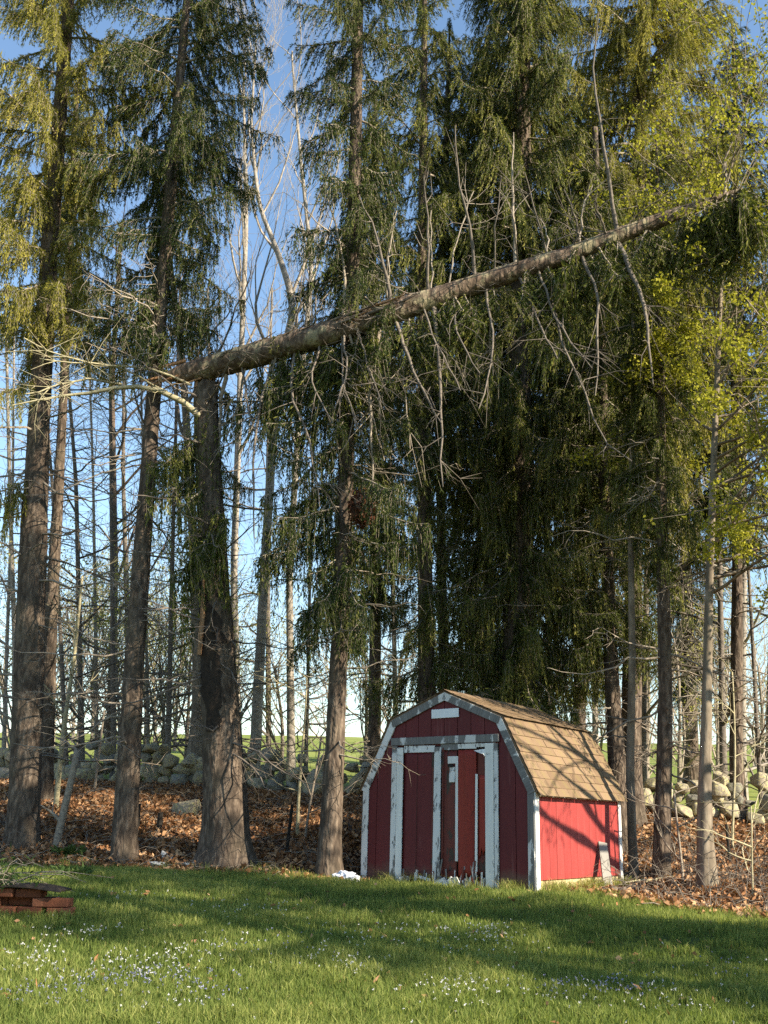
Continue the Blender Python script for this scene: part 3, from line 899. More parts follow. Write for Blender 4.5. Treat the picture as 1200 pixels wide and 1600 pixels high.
# broken spruce stump holding up the fallen trunk
g = rng(21)
pts, rad = trunk_path([(357, 1345, 78), (347, 1150, 66), (338, 980, 60), (327, 760, 48), (320, 600, 43)])
brk = thing('broken_spruce', 'thick snapped spruce stem with hollow dark scar, holding the fallen trunk', 'tree', (pts[0][0], pts[0][1], pts[0][2] + .1))
o, (zz, X, Y, R) = trunk_mesh('trunk', pts, rad, M_BARK, brk, sides=24, flare=.36, seed=22)
def tp3(z): return np.array([np.interp(z, zz, X), np.interp(z, zz, Y), z]), np.interp(z, zz, R)
STD = pts[0][1]
top3, rtop = tp3(zz[-1])
splinters(brk, top3, (0, 0, 1), 16, (.15, .5), (.10, .10, .03), M_RAW, 5)
# scar: rotten patch coloured dark for a hollow, with a torn pale strip
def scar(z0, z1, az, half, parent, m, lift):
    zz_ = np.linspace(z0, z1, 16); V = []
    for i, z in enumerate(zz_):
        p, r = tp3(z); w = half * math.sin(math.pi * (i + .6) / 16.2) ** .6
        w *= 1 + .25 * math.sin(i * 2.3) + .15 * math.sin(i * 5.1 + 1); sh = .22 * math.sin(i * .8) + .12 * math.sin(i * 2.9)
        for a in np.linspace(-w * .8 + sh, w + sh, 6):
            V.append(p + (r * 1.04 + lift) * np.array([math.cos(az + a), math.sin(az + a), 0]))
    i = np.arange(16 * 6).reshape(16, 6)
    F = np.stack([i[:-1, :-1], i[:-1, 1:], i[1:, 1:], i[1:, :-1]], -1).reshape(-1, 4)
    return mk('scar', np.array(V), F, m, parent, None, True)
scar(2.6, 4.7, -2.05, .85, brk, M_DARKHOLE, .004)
tb = Tubes(5)
p, r = tp3(4.2); c0 = p + np.array([math.cos(-2.25), math.sin(-2.25), 0]) * (r + .03)
tb.add(np.array([c0 + (0, 0, -.55), c0 + (.01, 0, 0), c0 + (-.02, 0, .6)]), [.035, .045, .02]); tb.build('torn_strip', M_RAW, brk)
tw = Tubes(3)
for _ in range(80):
    z = g.uniform(2.2, 8.4); p, r = tp3(z)
    dead_branch(tw, p, g.uniform(0, 6.28), g.uniform(.5, 2.0) if g.random() < .7 else g.uniform(.1, .4), g, g.uniform(0, 1.1))
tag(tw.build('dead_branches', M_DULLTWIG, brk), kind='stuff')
V, F, T = emit_leaves(inner_sprays(tp3, 5.2, 7.6, 60, g, .1), g, 16); crown3 = mk('crown', V, F, M_NEEDLE, brk, T)
for (z, az, L) in ((7.1, 3.7, .8), (7.0, -2.4, 1.0), (6.9, 2.9, .9), (5.6, -1.7, .8), (5.5, -1.2, .7), (6.5, -2.7, 1.0), (5.7, -2.1, .6), (6.9, -2.9, .9), (6.2, -2.0, .8), (5.9, -.9, .7), (8.0, .3, .7), (6.7, .1, .8), (5.3, -2.6, .7)):
    p, r = tp3(z); add_bough(crown3, np.array(brk.location), p, az, L, g, 1.2, M_NEEDLE, .15, 1.5)

# the fallen trunk
LOGPX = [(258, 590, 16), (290, 582, 32), (335, 572, 41), (430, 546, 43), (520, 520, 42), (600, 492, 40), (700, 459, 36), (800, 426, 32), (880, 402, 30), (960, 371, 28), (1040, 341, 25), (1110, 315, 16), (1160, 296, 8)]
def log_depth(x): return float(np.interp(x, [250, 330, 545, 820, 1330], [STD - .12, STD - .14, 13.25, 12.95, 12.2]))
lp = np.array([at(x, y, log_depth(x)) for x, y, w in LOGPX])
lr_ = np.array([w * .5 / FPX * log_depth(x) * 1.02 for x, y, w in LOGPX])
fallen = thing('fallen_trunk', 'long snapped trunk lying aslant from the broken stump through the spruces', 'fallen tree', lp[2])
log_mesh('trunk', lp, lr_, M_LOG, fallen, 16, 160, 3)
splinters(fallen, lp[1], lp[0] - lp[2] + np.array([0, 0, .05]), 14, (.2, .7), (.10, .06, .06), M_RAW, 8)
gsl = rng(44)
for i in range(26):   # torn, lifting bark strips along the upper side near the break
    x = gsl.uniform(320, 620); yc = np.interp(x, [q[0] for q in LOGPX], [q[1] for q in LOGPX]); d = lp[4] - lp[3]; d /= np.linalg.norm(d)
    p = at(x, yc - gsl.uniform(6, 20), log_depth(x) - gsl.uniform(.06, .18)); L = gsl.uniform(.15, .55); up_ = gsl.uniform(0, .10)
    tb = Tubes(4); tb.add(np.array([p - d * L, p - d * L * .3 + (0, 0, .012), p + d * L * .4 + (0, -.01, .02), p + d * L + (0, -.02, .03 + up_)]), np.array([.006, .022, .018, .004]) * gsl.uniform(.6, 1.3)); tb.build('bark_strip', M_RAW if i % 3 == 0 else M_DULLTWIG, fallen)
def lbranch(px, w0, w1, m=M_TWIG, dd=0.0, twigs=6, seed=0, name='branch', td=.0):
    g = rng(seed)
    dep0 = log_depth(px[0][0])
    n = len(px)
    P = np.array([at(x, y, dep0 + dd * i / (n - 1)) for i, (x, y) in enumerate(px)])
    P[1:-1] += g.normal(0, .02, P[1:-1].shape)
    P = resample(P, 9); P[1:] += g.normal(0, .012, P[1:].shape)
    k = Tubes(5); k.add(P, np.linspace(w0, w1, 9)); 
    for _ in range(twigs):
        u = g.uniform(.25, 1); i = min(int(u * 8), 7); q = P[i]
        d = P[i + 1] - P[i]; d /= np.linalg.norm(d); d = d * .5 + g.normal(0, .55, 3); d /= np.linalg.norm(d)
        L = g.uniform(.2, .8)
        e = q + d * L * .5; f = e + (d + g.normal(0, .25, 3) + np.array([0, 0, td])) * L * .5
        k.g.setdefault(3, []).append((np.array([q, e, f]), np.array([.007, .005, .002]), .5))
        for _ in range(g.integers(0, 3)):
            d2 = d + g.normal(0, .5, 3); d2 /= np.linalg.norm(d2)
            k.g.setdefault(3, []).append((np.array([e, e + d2 * L * .2, e + d2 * L * .42]), np.array([.004, .003, .0015]), .5))
    return k.build(name, m, fallen)
UPB = [([(536, 500), (541, 420), (520, 340), (500, 262)], .026), ([(610, 480), (600, 402), (578, 345), (559, 304)], .034), ([(606, 475), (605, 400), (617, 329)], .016),
       ([(670, 460), (666, 370), (662, 270)], .026), ([(673, 460), (674, 400), (672, 330)], .014), ([(743, 445), (738, 378), (718, 280), (711, 196)], .030),
       ([(806, 420), (799, 297), (802, 206)], .030), ([(965, 365), (950, 280), (934, 210), (927, 98), (935, 20)], .034), ([(480, 525), (500, 470), (540, 420)], .014),
       ([(860, 408), (835, 330), (820, 270)], .018), ([(700, 455), (712, 380), (740, 300)], .014), ([(455, 530), (470, 480), (472, 440)], .018), ([(905, 395), (912, 330), (925, 290)], .018)]
DNB = [([(352, 575), (348, 640), (342, 720)], .040), ([(430, 556), (405, 640), (395, 740), (400, 840)], .030), ([(462, 545), (455, 620), (480, 680), (500, 790)], .026),
       ([(596, 500), (580, 590), (578, 700), (583, 800)], .036), ([(617, 500), (650, 590), (690, 660)], .032), ([(676, 470), (690, 560), (692, 660), (690, 760)], .036),
       ([(680, 480), (715, 560), (740, 620)], .024), ([(965, 380), (992, 425), (1012, 490), (1020, 600)], .046), ([(909, 400), (930, 455), (934, 520), (930, 620)], .030),
       ([(545, 520), (570, 620), (600, 720)], .022), ([(810, 430), (840, 500), (870, 560)], .026), ([(500, 535), (490, 600), (520, 660)], .018), ([(385, 566), (372, 640), (352, 690)], .018),
       ([(850, 420), (870, 520), (905, 600), (940, 680), (990, 720)], .022), ([(760, 450), (770, 540), (750, 640)], .022), ([(640, 490), (630, 600), (640, 700)], .018)]
g = rng(99)
for i in range(15):   # more broken side branches along the fallen trunk
    x = g.uniform(350, 1060); y = np.interp(x, [q[0] for q in LOGPX], [q[1] for q in LOGPX]); upw = g.random() < .35
    l = g.uniform(60, 190) * (-1 if upw else 1); sx = g.normal(-.1 if upw else .15, .22) * abs(l)
    (UPB if upw else DNB).append(([(x, y), (x + sx * .4 + g.normal(0, 6), y + l * .5), (x + sx, y + l)], g.uniform(.010, .024)))
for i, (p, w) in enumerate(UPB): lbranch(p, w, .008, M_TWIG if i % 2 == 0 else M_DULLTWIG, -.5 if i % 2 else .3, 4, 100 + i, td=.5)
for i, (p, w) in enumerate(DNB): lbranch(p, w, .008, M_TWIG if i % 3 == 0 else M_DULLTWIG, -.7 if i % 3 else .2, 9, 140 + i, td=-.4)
# pale limb to the left of the break, with fine side twigs
PL = [([(312, 650), (285, 628), (262, 612), (225, 604), (188, 600), (150, 614), (95, 620), (20, 632)], .055), ([(190, 600), (150, 590), (110, 600), (40, 618)], .022),
      ([(300, 602), (240, 578), (170, 575), (110, 560), (40, 530)], .022), ([(262, 612), (200, 580), (120, 563), (60, 560)], .016)]
for i, (p, w) in enumerate(PL): lbranch(p, w, .010, M_PALE, -.9, 16, 180 + i, 'branch', .1)
# boughs of the fallen crown still green
g = rng(27)
tw = Tubes(3)
def lpos(u):
    i = u * (len(lp) - 1); return np.array([np.interp(i, np.arange(len(lp)), lp[:, k]) for k in range(3)])
for _ in range(70):
    dead_branch(tw, lpos(g.uniform(.1, 1)), g.uniform(0, 6.28), g.uniform(.2, 1.2), g, g.uniform(-1.2, 1.6))
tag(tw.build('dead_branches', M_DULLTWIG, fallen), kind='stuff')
for _ in range(74):
    u = 1 - g.uniform(0, .86) ** 1.15; p = lpos(u)
    add_bough(fallen, np.array(fallen.location), p, g.uniform(0, 6.28), g.uniform(.45, 1.1), g, 1.2, M_NEEDLE, g.uniform(.3, .9), 1.3)

# spruces of the middle and the right
spruce('spruce_tree', 'spruce with sunlit bare lower trunk just left of the shed', [(513, 1366, 40), (524, 1150, 34), (535, 900, 30), (543, 650, 27), (550, 450, 25), (556, 200, 22), (560, 0, 18)], 20, 4.2,
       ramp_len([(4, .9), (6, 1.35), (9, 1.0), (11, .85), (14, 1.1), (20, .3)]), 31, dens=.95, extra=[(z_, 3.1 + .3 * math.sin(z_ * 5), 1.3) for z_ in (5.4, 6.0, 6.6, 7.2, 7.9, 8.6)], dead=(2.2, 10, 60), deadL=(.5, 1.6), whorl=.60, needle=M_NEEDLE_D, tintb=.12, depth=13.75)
spruce('spruce_tree', 'spruce standing behind the left end of the shed', [(668, 1110, 30), (664, 900, 27), (662, 640, 22), (660, 400, 18), (662, 150, 14)], 20, 3.9,
       ramp_len([(3.5, 1.0), (6, 1.4), (10, 1.2), (13, 1.6), (20, .4)]), 32, depth=17.0, dens=1.0, tintb=.1, dead=(2.2, 10, 55), whorl=.64, azf=lambda a, z: .35 if z < 8 else 1.0)
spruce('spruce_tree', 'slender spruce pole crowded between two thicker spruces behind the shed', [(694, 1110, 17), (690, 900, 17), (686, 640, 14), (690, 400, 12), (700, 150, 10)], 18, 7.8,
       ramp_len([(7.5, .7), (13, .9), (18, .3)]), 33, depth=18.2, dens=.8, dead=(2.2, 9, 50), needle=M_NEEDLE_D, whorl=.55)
spruce('spruce_tree', 'massive dark spruce towering directly behind the shed roof', [(818, 1140, 78), (812, 1000, 60), (811, 800, 50), (812, 600, 42), (815, 300, 35), (816, 0, 28)], 22, 3.6,
       ramp_len([(3.4, 1.1), (5, 1.7), (8, 1.8), (12, 1.7), (16, 1.5), (22, .4)]), 34, depth=17.2, dens=1.25, dead=(2.0, 8, 30), whorl=.36, hang=1.25, nper=(4, 7))
spruce('spruce_tree', 'spruce rising behind the rear corner of the shed', [(968, 1262, 32), (955, 1050, 26), (946, 800, 21), (938, 500, 17), (930, 200, 10)], 14, 4.6,
       ramp_len([(4.5, .9), (8, 1.3), (11, 1.0), (14, .2)]), 35, depth=16.6, dens=1.0, dead=(2, 9, 50), whorl=.40, tintb=.08)
spruce('spruce_tree', 'thin grey stem hugging the rear corner of the shed', [(990, 1372, 15), (984, 1200, 14), (988, 1050, 13), (985, 800, 10), (990, 600, 8)], 11, 6.0,
       ramp_len([(6, .5), (11, .2)]), 36, dens=.8, dead=(2, 6, 20), deadL=(.3, 1.0), bark=M_BARK2)
spruce('spruce_tree', 'spruce with straight speckled trunk on the leafy bank right of the shed', [(1033, 1376, 29), (1036, 1250, 27), (1040, 1100, 26), (1036, 900, 22), (1030, 600, 18), (1028, 300, 7)], 12.5, 5.2,
       ramp_len([(5, .4), (7, .7), (9, .7), (12.5, .3)]), 37, dens=.95, dead=(2, 8, 40), whorl=.42, tintb=.05)
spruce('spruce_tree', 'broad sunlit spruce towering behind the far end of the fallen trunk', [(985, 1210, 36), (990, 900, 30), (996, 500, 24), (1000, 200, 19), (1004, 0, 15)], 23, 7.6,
       ramp_len([(7.5, 1.2), (10, 1.9), (13, 2.3), (17, 2.0), (23, .4)]), 39, depth=18.3, needle=M_NEEDLE_SUN, dead=(2.5, 8, 40), whorl=.38, hang=1.2, nper=(4, 7), tintb=.12)
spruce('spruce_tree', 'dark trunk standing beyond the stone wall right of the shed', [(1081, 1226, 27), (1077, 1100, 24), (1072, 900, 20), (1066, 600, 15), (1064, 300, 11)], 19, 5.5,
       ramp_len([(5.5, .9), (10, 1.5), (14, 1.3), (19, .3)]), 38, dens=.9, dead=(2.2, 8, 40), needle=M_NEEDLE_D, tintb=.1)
for i, (x, d, lf, nm) in enumerate(((905, 20.5, 4.5, 'spruce glimpsed in the gap beyond the shed ridge'), (585, 22.0, 6.0, 'spruce behind the sunlit trunk, beyond the stone wall'),
                                    (760, 19.6, 4.5, 'spruce half hidden by the massive dark spruce'), (1150, 19.0, 7.0, 'spruce behind the yellow-green maple'))):
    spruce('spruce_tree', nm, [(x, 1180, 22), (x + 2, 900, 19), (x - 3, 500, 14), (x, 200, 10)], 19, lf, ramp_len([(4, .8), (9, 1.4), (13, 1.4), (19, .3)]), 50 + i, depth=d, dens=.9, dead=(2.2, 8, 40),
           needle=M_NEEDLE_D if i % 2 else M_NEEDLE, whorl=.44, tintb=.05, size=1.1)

# --- deciduous trees
def grow(tb, p, d, L, r, lvl, g, tips, up=.12, wob=.12, kids=(2, 4), ang=.5, shrink=.72, minr=.0022, n=5):
    pts = [p]; dd = d.copy()
    for i in range(n - 1):
        dd = dd + g.normal(0, wob, 3) + np.array([0, 0, up * .4]); dd /= np.linalg.norm(dd)
        pts.append(pts[-1] + dd * L / (n - 1))
    pts = np.array(pts)
    r1 = max(r * (.62 if lvl else .3), minr)
    tb.add(pts, np.linspace(r, r1, n), g.random())
    if lvl == 0:
        tips.append((pts[-1], dd)); tips.append((pts[n // 2], dd)); return
    k = g.integers(*kids)
    for j in range(k):
        u = 1.0 if j == 0 else g.uniform(.3, 1.0)
        i = u * (n - 1); q = np.array([np.interp(i, np.arange(n), pts[:, c]) for c in range(3)])
        a = g.normal(0, 1, 3); a -= a @ dd * dd; a /= np.linalg.norm(a)
        an = g.normal(ang, .15) * (.5 if j == 0 else 1)
        nd = dd * math.cos(an) + a * math.sin(an); nd /= np.linalg.norm(nd)
        grow(tb, q, nd, L * shrink * g.uniform(.75, 1.15), max(r1 * (.9 if j == 0 else .62), minr), lvl - 1, g, tips, up, wob, kids, ang, shrink, minr, max(3, n - 1))

def bare_tree(name, label, px, depth, seed, limbs, lvl=4, m=M_GREYTREE, cat='tree', group=None, leaf=None, leafn=0, leafs=.05, leaf_top=None, limbL=2.2, ang=.5, up=.15, H=None, flare=.2, kids=(2, 4), minr=.0035):
    g = rng(seed)
    pts, rad = trunk_path(px, depth, H)
    t = thing(name, label, cat, (pts[0][0], pts[0][1], pts[0][2] + .1), 0, group)
    o, (zz, X, Y, R) = trunk_mesh('trunk', pts, rad, m, t, sides=10, step=.2, flare=flare, seed=seed)
    tips = []
    for (f, az, el, sc) in limbs:
        tb = Tubes(3)
        z = zz[0] + f * (zz[-1] - zz[0])
        p = np.array([np.interp(z, zz, X), np.interp(z, zz, Y), z]); r = np.interp(z, zz, R) * .6
        d = np.array([math.cos(az) * math.cos(el), math.sin(az) * math.cos(el), math.sin(el)])
        grow(tb, p, d, limbL * sc, max(r, .012), lvl, g, tips, up=up, ang=ang, kids=kids, minr=minr)
        tb.build('limb', m, t)
    if leaf is not None:
        tp_ = np.array([q[0] for q in tips]); 
        wz = np.ones(len(tp_)) if leaf_top is None else np.where(tp_[:, 2] > leaf_top, .25, 1.0)
        idx = g.choice(len(tp_), leafn, p=wz / wz.sum())
        cl = tp_[idx] + g.normal(0, .07, (leafn, 3))
        D = g.normal(0, 1, (leafn, 3)) + np.array([0, 0, -.3])
        V, F, T = diamonds(cl, D, g.uniform(.6, 1.3, leafn) * leafs, g.uniform(.45, .9, leafn) * leafs, g, np.clip(g.normal(.55, .22, leafn), 0, 1))
        mk('crown', V, F, leaf, t, T)
    return t, tips
def limbset(g, n, f0, f1, el=(.2, .9), az=None):
    return [(f0 + (f1 - f0) * i / max(1, n - 1), (g.uniform(0, 6.28) if az is None else g.normal(*az)), g.uniform(*el), g.uniform(.7, 1.15)) for i in range(n)]

# the maple in new leaf, right of the shed
g = rng(60)
mp = [(1106, 1388, 34), (1098, 1300, 25), (1103, 1180, 22), (1106, 1000, 16), (1112, 800, 13), (1124, 500, 9), (1135, 250, 6)]
lb = [(f, a, e, s) for f, a, e, s in ((.36, -.7, .2, .7), (.40, .0, .2, .8), (.46, -1.0, .25, .7), (.50, -.5, .3, .9), (.56, -.1, .3, 1.0), (.58, -.9, .3, .9), (.38, .1, .3, .9), (.44, -.3, .35, .9), (.52, -.9, .35, .9), (.60, .5, .4, 1.0), (.64, -1.2, .5, .8), (.68, -1.1, .4, 1.0), (.72, -2.0, .5, .5), (.76, 2.4, .5, .4), (.80, -1.4, .5, .9), (.84, -2.5, .6, .5), (.88, -1.8, .6, .8), (.92, 2.8, .7, .6), (.96, -1.0, .8, .9), (.42, -.9, .45, .9),  (.50, .2, .5, 1.1), (.54, -.4, .5, 1.2), (.58, 1.6, .6, .8), (.62, -.8, .5, 1.2), (.66, .3, .6, 1.2), (.70, -1.6, .6, .9),
      (.74, -.2, .6, 1.2), (.78, 2.6, .8, .6), (.82, -.7, .7, 1.1), (.86, .7, .8, 1.0), (.90, -.3, .8, 1.0), (.95, -1.2, .9, .9), (1.0, .4, 1.2, 1.0))]
bare_tree('maple_tree', 'maple in yellow-green new leaf right of the shed', mp, None, 60, lb, 4, M_BARK2, leaf=M_BUD, leafn=46000, leafs=.054, leaf_top=8.6, limbL=1.4, ang=.8, up=.03, flare=.45)

# pale bare tree against the sky
bare_tree('bare_tree', 'pale bare forked tree against the sky behind the fallen trunk', [(398, 1185, 19), (410, 950, 17), (425, 700, 16), (440, 560, 15), (462, 480, 13), (430, 380, 10), (405, 330, 8), (392, 200, 5), (400, 60, 3)], 24.5, 61,
          [(.50, 2.6, .9, 1.0), (.56, .6, 1.1, 1.3), (.60, .3, 1.2, 1.5), (.66, 2.8, 1.0, 1.2), (.72, .5, 1.2, 1.3), (.78, 3.0, 1.1, 1.1), (.82, -.6, 1.0, 1.0), (.88, .2, 1.3, 1.2), (.93, 2.2, 1.2, 1.0), (.99, 1.0, 1.3, 1.0)], 5, M_GREYTREE, limbL=2.0, ang=.38, up=.3, minr=.003)
bare_tree('bare_tree', 'grey bare tree with upright twigs beside the pale forked tree', [(455, 1185, 14), (452, 900, 12), (470, 600, 10), (488, 420, 8), (470, 250, 6), (455, 80, 3)], 27.0, 62,
          limbset(rng(62), 12, .40, .99, (.8, 1.3)), 5, M_GREYTREE, limbL=1.9, minr=.003, ang=.38, up=.35)
bare_tree('bare_tree', 'bare leaning tree with forked limbs behind the slender dark spruce', [(305, 1180, 26), (312, 1080, 24), (300, 800, 16), (285, 560, 13), (268, 430, 10), (250, 300, 7)], 23.0, 63,
          limbset(rng(63), 10, .4, .99, (.5, 1.2)), 4, M_BARK2, limbL=2.0, ang=.45, up=.25)
bare_tree('bare_tree', 'pale many-twigged bare tree left of the forked tree', [(372, 1180, 15), (365, 900, 13), (375, 600, 11), (385, 350, 8), (380, 120, 4)], 29.0, 64,
          limbset(rng(64), 13, .40, .99, (.8, 1.3)), 4, M_GREYTREE, limbL=2.0, ang=.42, up=.3)
bare_tree('bare_tree', 'brownish bare tree with fine twigs behind the slender dark spruce', [(170, 1180, 13), (180, 900, 12), (175, 600, 9), (190, 350, 6)], 28.0, 65,
          limbset(rng(65), 15, .25, .99, (.3, 1.0)), 4, M_BROWNTWIG, limbL=1.9, ang=.5, up=.15)
# slim trees beyond the stone wall
slim = [(28, 22.5), (104, 21.5), (128, 24.0), (152, 27.0), (178, 23.0), (205, 29), (232, 26.0), (262, 24.0), (330, 27.0), (5, 26), (420, 30), (478, 25.5), (620, 26), (735, 25), (860, 24), (930, 23), (1005, 22), (1130, 21.0), (1160, 23), (1186, 19.6), (1200, 24)]
wheres = ['near the left spruces', 'beyond the right half of the wall']
def where(x): return next(t for lim, t in ((60, 'behind the tall spruce beside the brick stack'), (130, 'just right of the tall spruce'), (195, 'just left of the slender dark spruce'), (300, 'between the slender dark spruce and the broken stump'),
           (430, 'just right of the broken stump'), (540, 'just left of the sunlit spruce trunk'), (800, 'behind the left half of the shed'), (960, 'behind the shed ridge'), (1040, 'behind the rear corner of the shed'), (1300, 'right of the maple')) if x < lim)
for i, (x, d) in enumerate(slim):
    gg = rng(300 + i)
    w = gg.uniform(6, 13); lean = gg.normal(0, 14)
    lab = ('grey ' if i % 3 == 0 else 'brown ') + 'slim bare tree beyond the wall ' + where(x)
    bare_tree('slim_bare_tree', lab, [(x, 1200, w), (x + lean * .4, 1000, w * .85), (x + lean, 750, w * .65), (x + lean * 1.5 + gg.normal(0, 8), 450, w * .4)], d, 300 + i,
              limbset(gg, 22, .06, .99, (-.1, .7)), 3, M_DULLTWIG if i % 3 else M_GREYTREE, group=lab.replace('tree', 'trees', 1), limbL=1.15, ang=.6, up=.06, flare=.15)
# budding thickets on the far side of the wall
for i, (x, d) in enumerate(((60, 27), (150, 29), (225, 31), (290, 28), (120, 34), (520, 30), (610, 32), (1010, 26), (1120, 28), (1190, 26), (20, 24), (185, 25), (255, 26), (345, 26), (440, 28), (570, 27), (1060, 24))):
    gg = rng(400 + i)
    lab = 'budding yellowish shrub beyond the wall ' + where(x)
    bare_tree('budding_shrub', lab, [(x, 1190, 7), (x + 4, 1130, 6), (x + gg.normal(0, 10), 1040, 4)], d, 400 + i, limbset(gg, 14, .05, .99, (.4, 1.3)), 3, M_TWIG, 'shrub',
              lab.replace('shrub', 'shrubs'), leaf=M_BRUSH, leafn=1300 if x < 400 else 700, leafs=.065, limbL=1.75 if x < 400 else 1.3, ang=.45, up=.2)
# far thicket at the edge of the field on the left
for i, (x, d) in enumerate(((8, 40), (45, 46), (82, 38), (112, 50), (142, 42), (172, 54), (205, 44), (240, 48), (272, 40), (305, 52), (346, 58), (1130, 44), (1180, 40))):
    gg = rng(450 + i)
    lab = 'distant budding thicket tree ' + where(x)
    bare_tree('thicket_tree', lab, [(x, 1185, 6), (x + 3, 1120, 5), (x + gg.normal(0, 8), 1010 + gg.uniform(-30, 30), 3)], d, 450 + i, limbset(gg, 12, .08, .99, (.4, 1.2)), 3, M_TWIG, 'tree', lab.replace('tree', 'trees', 1),
              leaf=M_BRUSH, leafn=1000, leafs=.085, limbL=2.3, ang=.5, up=.15, minr=.006)
# saplings on the bank
sap = [([(82, 1325, 14), (105, 1240, 12), (128, 1172, 11)], 'leaning dead sapling stub between the two left spruces', 0), ([(88, 1262, 9), (97, 1150, 8), (118, 1020, 6), (128, 900, 4)], 'pale crooked sapling behind the left spruces', 9),
       ([(148, 1240, 5), (152, 1180, 4), (165, 1110, 3)], 'thin curved sapling beside the slender dark spruce', 6), ([(465, 1305, 6), (467, 1205, 5), (480, 1120, 3), (478, 1060, 2)], 'pale forked sapling between broken stump and sunlit trunk', 7),
       ([(472, 1312, 4), (482, 1240, 4), (498, 1200, 4), (510, 1150, 3)], 'pinkish bent sapling beside the pale forked sapling', 6), ([(1140, 1330, 5), (1150, 1200, 4), (1145, 1050, 3)], 'thin sapling on the bank right of the maple', 7),
       ([(1070, 1380, 5), (1062, 1300, 4), (1048, 1240, 3)], 'curved bare shoot between the speckled trunk and the maple', 5), ([(1175, 1400, 4), (1170, 1330, 3), (1180, 1260, 2)], 'bare shoot in the brambles right of the maple', 6)]
for i, (p, lab, nl) in enumerate(sap):
    gg = rng(500 + i)
    bare_tree('sapling', lab, p, None, 500 + i, limbset(gg, max(nl, 2), .3, 1, (.1, .9)), 2 if nl else 1, M_TWIG if i % 2 == 0 else M_PALE, 'sapling', limbL=.5 if nl else .25, ang=.5, up=.1, flare=.1, minr=.002)

# --- trees outside the frame on the sunny side: they throw the shade on lawn and shed
def world_spruce(name, label, x, y, H, r0, live_z, Lf, seed, **kw):
    global trunk_path
    keep = trunk_path
    z = float(ground(x, y))
    trunk_path = lambda px, depth, Hh: (np.array([[x, y, z - .1], [x + .1, y, z + H * .4], [x, y + .1, z + H]]), np.array([r0, r0 * .65, .02]))
    t = spruce(name, label, None, H, live_z, Lf, seed, **kw)
    trunk_path = keep
    return t
world_spruce('spruce_tree', 'dense full-skirted spruce standing alone on the lawn', 8.6, 5.85, 17, .24, 1.2, ramp_len([(1, 1.3), (8, 1.4), (12, 1.3), (17, .3)]), 71, dens=.75, dead=(1, 3, 4), whorl=.42, size=1.25)
world_spruce('spruce_tree', 'high-crowned spruce on the lawn with bare lower trunk', 9.6, 2.65, 15.5, .2, 3.6, ramp_len([(3.5, 1.6), (7, 1.7), (10, 1.6), (15.5, .3)]), 73, nper=(2, 5), inner=10, dead=(1, 4.5, 14), whorl=.62, size=1.25)
g = rng(72)
_keep = trunk_path
def _tp(px, depth, Hh=None):
    z = float(ground(8.0, 12.0)); return np.array([[8.0, 12.0, z - .1], [8.05, 12.0, z + 2.5], [7.9, 11.9, z + 7.5]]), np.array([.19, .15, .06])
trunk_path = _tp
bare_tree('maple_tree', 'spreading budding maple at the lawn edge beyond the brambles', None, None, 72, [(.42, -2.3, .20, 1.25), (.47, -2.0, .25, 1.3), (.53, -2.6, .28, 1.2), (.50, 2.2, .35, 1.0), (.58, -2.1, .3, 1.2), (.56, -.4, .4, 1.1), (.62, -2.9, .45, 1.1), (.68, .9, .5, 1.0), (.76, 2.6, .6, 1.0), (.84, -1.4, .7, .9), (.92, .3, .8, .9), (1.0, 2.0, 1.1, .9)], 3, M_BARK2,
          leaf=M_BUD, leafn=1600, leafs=.06, limbL=1.9, ang=.5, up=.06, flare=.35)
trunk_path = _keep

# hanging clump of cones
c = at(565, 790, 13.32)
tcl = thing('cone_clump', 'red-brown clump of old cones hanging on the sunlit spruce trunk', 'cones', c)
g = rng(80)
n = 900
P = g.normal(0, 1, (n, 3)); P /= np.linalg.norm(P, axis=1, keepdims=True); P = c + P * g.uniform(.5, 1.0, (n, 1)) * np.array([.19, .17, .28])
V, F, T = diamonds(P, g.normal(0, .6, (n, 3)) + np.array([0, 0, -1]), g.uniform(.05, .10, n), g.uniform(.02, .04, n), g, np.clip(g.normal(.5, .25, n), 0, 1))
mk('cones', V, F, M_CONE, tcl, T)
bm = bmesh.new(); bmesh.ops.create_icosphere(bm, subdivisions=3, radius=1)
for v in bm.verts: v.co = Vector((v.co.x * .13, v.co.y * .12, v.co.z * .2)) * (1 + .15 * math.sin(v.co.x * 9 + v.co.z * 7))
link_mesh('twig_core', bm_mesh('twig_core', bm, M_BROWNTWIG), tcl)
tb = Tubes(4); tb.add(np.array([c + (-.16, .42, .14), c + (-.05, .2, .14), c]), [.02, .018, .012]); tb.build('stalk', M_BROWNTWIG, tcl)

# ------------------------------------------------------------------ stone wall, boulder, stakes
def stone_mat(name, a, b, lich):
    m, nt, out = mat(name)
    v = coords(nt)
    oi = nt.nodes.new('ShaderNodeObjectInfo')
    va = nt.nodes.new('ShaderNodeVectorMath'); va.operation = 'ADD'
    nt.links.new(v, va.inputs[0]); nt.links.new(oi.outputs['Location'], va.inputs[1])
    n1 = noise(nt, va.outputs[0], 5, 6, .65); n2 = noise(nt, va.outputs[0], 14, 4, .6)
    c = ramp(nt, n1, [(.3, a), (.7, b)])
    c = mixc(nt, ramp(nt, oi.outputs['Random'], [(.0, .0), (1.0, .6)]), c, tuple(x * .5 for x in a))
    c = mixc(nt, ramp(nt, n2, [(.3, .35), (.6, 0.0)]), c, tuple(x * .4 for x in a))
    n3 = noise(nt, va.outputs[0], 9, 5, .6)
    c = mixc(nt, ramp(nt, n3, [(.5, 0.0), (.62, .7)]), c, lich)
    principled(nt, out, c, .92, n2, .3, .02, .15)
    return m
M_STONE = stone_mat('lichened_fieldstone', (.24, .21, .155), (.50, .435, .33), (.46, .42, .18))
